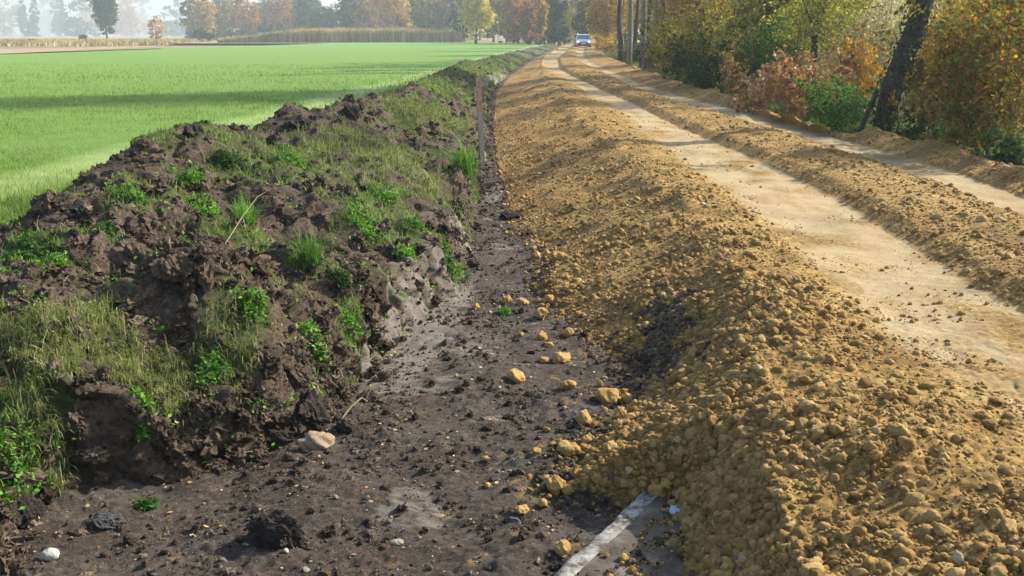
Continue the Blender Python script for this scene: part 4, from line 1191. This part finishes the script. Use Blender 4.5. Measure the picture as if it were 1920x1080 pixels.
tall(1560, 75, 260, 70, 13, 'pale', 'pale tree deep behind the willow', .2, 5500, .2, seed=46)
tall(1720, 60, 260, 65, 12, 'pale', 'pale tree deep behind the leaning trunk', .17, 6000, .2, seed=47)
tall(1860, 55, 260, 65, 12, 'olive', 'olive tree deep behind the orange shrubs', .17, 5000, .2, seed=48)

DEEP = dict(olive='olive green', brown='dull brown', grey='grey brown', gold='golden', ygreen='yellow green', poplar='dark green', rust='rusty')
for q in range(14):
    px = 1275 + q * 47
    bush(px, 52 + (q * 7) % 15, 95, 48 - (q * 5) % 12, ('olive', 'dgreen', 'brown')[q % 3], ('olive', 'dark green', 'brown')[q % 3] + ' underwood bush shaded between the deeper trunks', .13, 1500, 5, seed=700 + q, group='underwood of the deep wood, ' + ('olive', 'dark', 'brown')[q % 3])
k = 0
for Y, pxs in ((72, range(1290, 2000, 95)), (100, range(1240, 2000, 80)), (135, range(1180, 2000, 75))):
    for px in pxs:
        mt = ('olive', 'brown', 'grey', 'gold', 'ygreen', 'poplar', 'rust')[(k * 5 + k // 3) % 7]; k += 1
        tall(px + 13 * (k % 3), Y + (k % 4) * 3, 120, 72, 2.2 + .075 * Y, mt, DEEP[mt] + ' tree crowded in the deep wood behind the roadside bushes', Y * .0026, 2300, .12, seed=400 + k, group='trees of the deep wood, ' + DEEP[mt], limbs=6, twigs=10, name='tree', low_w=.9)
# verge grass
n_ = 42000
Yr = 1 / (1 / 11.0 + rng.uniform(0, 1, n_) * (1 / 110. - 1 / 11.0)); Xr = np.interp(Yr, ys, FX['V']) + np.abs(rng.normal(size=n_)) * (.5 + Yr * .03) - .1
pos = np.stack([Xr, Yr, np.full(n_, .12)], -1)
v, f = blades(pos, rng.uniform(.08, .26, n_), .007 * np.clip(Yr / 12, 1, 5), rng, .9, seg=3)
tag(make_mesh('verge_grass', v, f, M['tuft']), 'rank grass along the right edge of the road', None, None, 'stuff')

# far wood and skyline --------------------------------------------------------
FG = 'trees closing the view beyond the field'


def far_tree(px, Y, wpx, top_py, mat, label, n_=2600, low=70, leaf=None, group=FG, poplar=False, trunk=.25):
    h = max(zt(max(top_py, -18), Y) - .1, 2)
    return tall(px, Y, wpx, low, h, mat, label, leaf or Y * .0024, n_, trunk, 'bark', seed=int(px + Y), limbs=8, group=group, twigs=0, name='poplar' if poplar else 'tree', z=.1, dens=.2 if not poplar else .3, low_w=.75 if not poplar else .35)


far = [
    # far left skyline
    (10, 560, 90, 8, 'brown', 'wide pale tree at the far left of the skyline', 70), (45, 480, 17, 14, 'bluegreen', 'narrow dark poplar left of the skyline gap', 68), (66, 470, 22, 50, 'bluegreen', 'low round bush right of the narrow dark poplar', 68),
    (92, 900, 50, 12, 'grey', 'faintest row of pale trees in the skyline gap', 66), (108, 560, 20, 36, 'bluegreen', 'small round tree left of a slender poplar', 68), (122, 520, 14, 14, 'bluegreen', 'slender hazy poplar left of the large poplar', 68),
    (150, 470, 60, 40, 'bluegreen', 'low blue green tree left of the large poplar', 69), (172, 620, 56, 16, 'gold', 'pale rounded tree just behind the large poplar', 69),
    (245, 560, 60, 30, 'rust', 'brownish hazy tree right of the large poplar', 68), (270, 900, 40, 18, 'grey', 'faint pale tree behind the yellowish small tree', 66),
    (330, 520, 60, 36, 'bluegreen', 'blue hazy trees at the left end of the wood', 70),
    # wood behind corn
    (362, 330, 40, 0, 'bluegreen', 'dark feathery tree at the left end of the wood', 72), (383, 300, 50, 0, 'gold', 'orange tree at the left end of the wood', 72), (425, 320, 50, 15, 'brown', 'brown tree right of the orange tree', 72),
    (462, 300, 48, -2, 'rust', 'second orange tree of the wood edge', 72), (410, 350, 60, 5, 'bluegreen', 'grey green tree behind the brown tree', 72), (500, 330, 50, -40, 'grey', 'tall thin grey poplar group of the wood edge', 72),
    (530, 310, 60, 20, 'rust', 'rusty tree below the grey poplars', 72), (560, 330, 40, -50, 'grey', 'second tall grey poplar group of the wood edge', 72), (545, 360, 60, 30, 'brown', 'dim brown tree between the grey poplars', 72),
    (590, 310, 36, -60, 'bluegreen', 'dark poplar before the bright gap', 72), (615, 290, 60, 12, 'bluegreen', 'dark round tree beneath the bright gap', 70), (575, 300, 40, -50, 'poplar', 'green grey poplar before the dark one', 72),
    (655, 270, 36, -70, 'poplar', 'dark poplar right after the bright gap', 70), (685, 260, 50, -70, 'brown', 'tall brown tree behind the middle of the cornfield', 70), (715, 270, 60, -60, 'rust', 'rusty tree behind the middle of the cornfield', 70),
    (745, 250, 50, -60, 'gold', 'yellow streaked tree behind the cornfield', 70), (775, 260, 60, -60, 'poplar', 'dark green tree behind the cornfield', 70), (805, 245, 60, -50, 'olive', 'dull green tree behind the cornfield end', 70),
    (835, 240, 60, -50, 'brown', 'olive brown tree left of the yellow tree', 70), (862, 215, 44, 14, 'bluegreen', 'grey green round tree touching the yellow tree', 75),
    (893, 175, 66, -10, 'yellow', 'vivid yellow green tree at the end of the cornfield', 74), (925, 215, 44, -50, 'poplar', 'dark tree right of the vivid yellow tree', 75), (950, 200, 60, -20, 'brown', 'brown tree between the yellow tree and the road end', 75),
    (972, 185, 50, 20, 'rust', 'rusty tree near the end of the soil bank', 77), (1005, 190, 60, -40, 'olive', 'olive tree left of the road end', 75), (1020, 175, 56, 24, 'dgreen', 'dark green tree left of the road end', 78),
    (1050, 185, 60, -40, 'olive', 'olive green tree directly at the road end', 78), (1048, 165, 36, 50, 'dgreen', 'low dark bush beside the far road end', 82), (1080, 190, 60, -40, 'brown', 'brown crowned tree behind the car', 78),
    (1098, 160, 44, 18, 'dgreen', 'dark conifer like tree right behind the car', 86), (1120, 175, 60, -40, 'gold', 'golden tree right of the car', 80), (1012, 160, 24, 66, 'gold', 'small orange bush at the end of the soil bank', 82),
    (990, 168, 30, 60, 'rust', 'rusty bush left of the small orange bush', 80), (1155, 165, 80, -40, 'olive', 'olive tree behind the golden roadside tree', 80),
    (700, 330, 120, -40, 'brown', 'wide dim tree deep behind the cornfield', 68), (800, 330, 120, -40, 'grey', 'wide grey tree deep behind the cornfield end', 68), (900, 280, 120, -40, 'olive', 'wide tree deep behind the vivid yellow tree', 70),
    (980, 260, 120, -50, 'brown', 'wide brown tree deep behind the road end', 72), (1070, 250, 120, -50, 'olive', 'wide olive tree deep behind the car', 72)]
for px, Y, w_, tp_, mt, lab, low in far:
    Y = Y * 1.45 if Y > 440 else Y
    far_tree(px, Y, w_ * 1.15, tp_, mt, lab, 4500 if w_ > 100 else 3000 if Y < 400 else 1500, low)
# hedge bits before the wood and at the corn end
for px, Y, w_, tp_, mt, lab in [(383, 225, 40, 54, 'dgreen', 'dark bush at the left tip of the cornfield'), (425, 250, 50, 56, 'bluegreen', 'low bush behind the left tip of the cornfield'), (505, 260, 50, 48, 'bluegreen', 'blue dark bush behind the cornfield'),
                           (555, 260, 80, 50, 'poplar', 'low hedge bush behind the cornfield edge'), (155, 270, 12, 66, 'dgreen', 'tiny dark bush in the tan meadow'), (460, 262, 60, 56, 'bluegreen', 'low grey bush behind the thin end of the cornfield')]:
    bush(px, Y, w_, tp_, mt, lab, Y * .0022, 900, 3, seed=int(px), base=.05, group='bushes beyond the field')
# large poplar
hP = 30; YP = 270; XP = at(200, YP); rP = 25 / 1927 * YP
tree('poplar', XP, YP, 15, [(0, 0, 11, rP * 1.0, rP, 4.5), (0, 0, 7.5, rP * .95, rP, 4.5), (0, 0, 4.0, rP * .6, rP * .6, 3.0), (.3, 0, 14, rP * .85, rP * .8, 3), (0, 0, 9, rP * .7, rP * .7, 5)], 15000, .5, 'bluegreen', 'large dark poplar standing alone in the meadow', 'tree', FG, trunk=.28, limbs=10, z=.1, clump=.18)
X_ = at(293, 250)
tree('young_tree', X_, 250, 6, [(0, 0, 3.4, 2.2, 2.2, 2.6), (-.4, 0, 1.5, 1.6, 1.6, 1.2), (0, 0, 5.3, .9, .9, 1.2)], 1600, .42, 'gold', 'small yellowish tree standing in the tan meadow', 'tree', FG, trunk=.12, limbs=6, z=.1)
# low bushes dotted in tan meadow
for px, Y, w_, tp_, mt, lab in [(12, 190, 14, 76, 'brown', 'small brown bush at the far left edge of the meadow'), (50, 200, 22, 74, 'olive', 'olive bush beyond the stubble strip'), (82, 205, 14, 80, 'olive', 'smaller olive bush right of the first one'),
                           (285, 235, 50, 76, 'bluegreen', 'low grey green scrub under the small yellowish tree'), (330, 230, 30, 74, 'gold', 'pale scrub left of the dark bush')]:
    bush(px, Y, w_, tp_, mt, lab, .3, 500, 3, seed=int(px), base=.05, group='bushes beyond the field')

# cornfield: stalks merged as one uncountable crop ------------------------------
M['corn'] = isl_mat('corn', [(0, (.20, .17, .06)), (.4, (.33, .27, .11)), (.75, (.46, .36, .20)), (1, (.55, .42, .28))], .25, nscale=.1)
n_ = 17000
a0 = W(405, 80.3, ZF); a1 = W(865, 79.3, ZF)
u = rng.uniform(0, 1, n_); dp = rng.uniform(0, 1, n_) ** 1.6 * 42
X = a0[0] * (1 - u) + a1[0] * u; Yv = a0[1] * (1 - u) + a1[1] * u + .8 + dp
X = X - dp * .06
hh_ = 2.75 * (.35 + .65 * smooth01((u + .02 - dp * .0) * 2.6)) * np.clip(1.06 + .06 * rng.normal(size=n_), .7, 1.3)
hh_ *= 1 + .10 * perlin(u * 23, dp / 9, 5) + .07 * perlin(u * 90, dp / 3, 6)
hh_ *= 1 - .22 * smooth01((u - .75) * 4)
pos = np.stack([X, Yv, np.full(n_, .1)], -1)
v1 = blades(pos, hh_, .30, rng, .12, seg=2)
pos2 = pos[::1] + rng.normal(size=pos.shape) * (.1, .1, 0) + np.stack([0 * hh_, 0 * hh_, hh_ * rng.uniform(.2, .8, n_)], -1)
v2 = blades(pos2, rng.uniform(.6, 1.0, n_), .16, rng, 1.6, seg=3)
v, f = join([v1, v2])
tag(make_mesh('corn_crop', v, f, M['corn']), 'band of dry ripe corn standing at the far side of the field', None, None, 'stuff')
# tan tall grass fringe of far left meadow
n_ = 9000
px_ = rng.uniform(-40, 400, n_); Yv = rng.uniform(150, 300, n_)
pos = np.stack([at(0, 1) * 0 + np.array([ray(p, 64)[0] for p in px_]) * Yv, Yv, np.full(n_, .08)], -1)
keep = Yv > np.interp(px_, [-40, 0, 150, 310, 400], [110, 120, 140, 160, 215]) + 10
v, f = blades(pos[keep], rng.uniform(.4, .9, keep.sum()), .35, rng, .6, seg=2)
tag(make_mesh('meadow_grass', v, f, M['corn']), 'dry tan grass of the distant meadow', None, None, 'stuff')

# ------------------------------------------------------------------ car
CY = 117.0; CX = at(1092.5, CY)
car = empty('parked_car', (CX, CY, .40), 'silver blue car with headlights on facing the camera at the far end of the road', 'car')
car.rotation_euler = (0, 0, .05)
cm = NT('car_paint').principled((.26, .34, .47), .3, None, .6, .3, {'Coat Weight': .6})
cg = NT('car_glass').principled((.05, .07, .10), .08, None, .8)
ck = NT('car_rubber').principled((.02, .02, .022), .7, None, .3)
ce = NT('car_lamp').principled((.9, .9, .85), .2, None, .8, 0, {'Emission Color': (1, .97, .85, 1), 'Emission Strength': 1.2})
# body from sections: (y, half width low, half width belt, z bottom, z belt)
sec = [(-2.05, .62, .60, .36, .62), (-1.95, .80, .74, .26, .74), (-1.5, .86, .80, .22, .88), (-.95, .87, .83, .22, .96), (0, .88, .84, .22, .98), (1.2, .88, .84, .22, .99), (1.9, .85, .80, .26, .98), (2.1, .74, .70, .34, .80)]
vs, fs = [], []
for (yy_, wl, wb2, z0, z1) in sec:
    for s in (-1, 1): pass
    ring = [(-wl * .92, z0), (-wl, z0 + .15), (-wl, (z0 + z1) / 2), (-wb2, z1 - .05), (-wb2 * .85, z1), (wb2 * .85, z1), (wb2, z1 - .05), (wl, (z0 + z1) / 2), (wl, z0 + .15), (wl * .92, z0)]
    vs += [(x_, yy_, z_) for x_, z_ in ring]
for i_ in range(len(sec) - 1):
    for j_ in range(10):
        j2 = (j_ + 1) % 10; fs.append((i_ * 10 + j_, i_ * 10 + j2, (i_ + 1) * 10 + j2, (i_ + 1) * 10 + j_))
for b0 in (0, (len(sec) - 1) * 10):
    for j_ in range(1, 4): fs.append((b0 + j_, b0 + j_ + 1, b0 + 8 - j_, b0 + 9 - j_))
    fs.append((b0, b0 + 1, b0 + 8, b0 + 9))
make_mesh('body', vs, fs, cm, car, smooth=False)
cab = [(-.95, .78, .97), (-.35, .66, 1.42), (.3, .66, 1.50), (1.3, .66, 1.47), (1.85, .76, .98)]
vs, fs = [], []
for (yy_, w_, z_) in cab: vs += [(-w_, yy_, z_), (w_, yy_, z_)]
vs += [(-.80, -.95, .95), (.80, -.95, .95), (-.80, 1.85, .95), (.80, 1.85, .95)]
make_mesh('roof', [(-.66, -.35, 1.42), (.66, -.35, 1.42), (.66, .3, 1.50), (-.66, .3, 1.50), (.66, 1.3, 1.47), (-.66, 1.3, 1.47), (-.66, -.35, 1.36), (.66, -.35, 1.36), (.66, 1.3, 1.40), (-.66, 1.3, 1.40)],
          [(0, 1, 2, 3), (3, 2, 4, 5), (6, 7, 1, 0), (5, 4, 8, 9), (7, 8, 4, 2), (1, 7, 2, 2), (9, 6, 3, 5), (6, 0, 3, 3)], cm, car)
make_mesh('windscreen', [(-.76, -.95, .97), (.76, -.95, .97), (.62, -.37, 1.37), (-.62, -.37, 1.37), (-.74, -.90, .95), (.74, -.90, .95), (.60, -.33, 1.35), (-.60, -.33, 1.35)], [(0, 1, 2, 3), (4, 7, 6, 5), (0, 4, 5, 1), (3, 2, 6, 7)], cg, car)
for s in (-1, 1):
    make_mesh('side_window', [(s * .80, -.85, .97), (s * .80, 1.75, .98), (s * .665, 1.25, 1.41), (s * .665, -.35, 1.38)], [(0, 1, 2, 3)], cg, car)
    v, f = tube([(s * .77, -.95, .96), (s * .645, -.36, 1.40)], [.035, .03], 5); make_mesh('pillar', v, f, cm, car)
    v, f = rock(ICO2, np.random.RandomState(1), 0, 1, 0); make_mesh('headlight', v * (.15, .06, .085) + (s * .60, -1.98, .68), f, ce, car, smooth=True)
    v, f = box(s * .96, -.72, 1.02, .17, .10, .12); make_mesh('mirror', v, f, cm, car)
    for wy_ in (-1.35, 1.30):
        w_ = make_mesh('wheel', *tube([(s * .70, wy_, .31), (s * .72, wy_, .31), (s * .88, wy_, .31), (s * .89, wy_, .31)], [.24, .31, .31, .25], 20), ck, car, smooth=False)
        make_mesh('rim', *tube([(s * .885, wy_, .31), (s * .90, wy_, .31)], [.19, .17], 12), NT('rim').principled((.5, .5, .52), .3, None, .5, .8), w_)
v, f = box(0, -2.06, .44, 1.1, .05, .16); make_mesh('grille', v, f, ck, car)
v, f = box(0, -2.095, .46, .50, .02, .11); make_mesh('licence_plate', v, f, NT('plate').principled((.75, .75, .72), .5), car)
v, f = box(0, -2.0, .28, 1.5, .12, .12); make_mesh('bumper', v, f, ck, car)
# post beside the verge
v, f = tube([(0, 0, -.1), (0, 0, .55), (.01, 0, .95)], [.07, .065, .06], 7, True, .05)
for px, Y, lab in [(1208, 40, 'grey weathered post on the grassy verge'), ]:
    o = make_mesh('verge_post', v, f, M['bark_pale']); o.location = (at(px, Y), Y, .1); tag(o, lab, 'post')

# ------------------------------------------------------------------ haze
v, f = box(0, 700, 16.9, 2996, 1620, 36.2)
hz = make_mesh('haze', v, f, None); tag(hz, 'thin pale autumn haze', None, None, 'stuff')
hm = bpy.data.materials.new('haze'); hm.use_nodes = True; nt = hm.node_tree; nt.nodes.clear()
ou = nt.nodes.new('ShaderNodeOutputMaterial'); pv = nt.nodes.new('ShaderNodeVolumePrincipled')
pv.inputs['Color'].default_value = (.84, .93, 1.0, 1); pv.inputs['Density'].default_value = .0009; pv.inputs['Anisotropy'].default_value = .35
nt.links.new(pv.outputs[0], ou.inputs['Volume']); hz.data.materials.append(hm)

# ------------------------------------------------------------------ light, sky, camera
SUN_AZ, SUN_EL = math.radians(63), math.radians(34)     # azimuth clockwise from +Y
wd_ = bpy.data.worlds.new('World'); bpy.context.scene.world = wd_; wd_.use_nodes = True
nt = wd_.node_tree; nt.nodes.clear()
sk = nt.nodes.new('ShaderNodeTexSky'); sk.sky_type = 'NISHITA'; sk.sun_disc = False
sk.sun_elevation = SUN_EL; sk.sun_rotation = SUN_AZ; sk.air_density = 1.0; sk.dust_density = 2.0; sk.ozone_density = 1.0
bg = nt.nodes.new('ShaderNodeBackground'); bg.inputs['Strength'].default_value = .15
ow = nt.nodes.new('ShaderNodeOutputWorld'); nt.links.new(sk.outputs[0], bg.inputs[0]); nt.links.new(bg.outputs[0], ow.inputs[0])
sl = bpy.data.lights.new('sun', 'SUN'); sl.energy = 4.4; sl.angle = math.radians(.6); sl.color = (1, .94, .84)
so = bpy.data.objects.new('sun', sl); COL.objects.link(so)
sd = np.array([math.sin(SUN_AZ) * math.cos(SUN_EL), math.cos(SUN_AZ) * math.cos(SUN_EL), math.sin(SUN_EL)])
from mathutils import Vector, Matrix
so.rotation_euler = Vector(sd).to_track_quat('Z', 'Y').to_euler(); so.location = (20, 10, 30)
cd = bpy.data.cameras.new('camera'); cd.sensor_width = 36; cd.lens = F_PX / 1920 * 36; cd.clip_end = 5000; cd.clip_start = .05
co = bpy.data.objects.new('camera', cd); COL.objects.link(co)
co.matrix_world = Matrix(((RGT[0], UPV[0], -FWD[0], 0), (RGT[1], UPV[1], -FWD[1], 0), (RGT[2], UPV[2], -FWD[2], CAM_H), (0, 0, 0, 1)))
sc = bpy.context.scene; sc.camera = co
sc.render.engine = 'CYCLES'
sc.view_settings.view_transform = 'Standard'; sc.view_settings.look = 'None'; sc.view_settings.exposure = .87
sc.cycles.max_bounces = 6; sc.cycles.diffuse_bounces = 3; sc.cycles.transmission_bounces = 3; sc.cycles.volume_bounces = 1; sc.cycles.glossy_bounces = 2
sc.cycles.use_denoising = True
sc.cycles.sample_clamp_indirect = 6
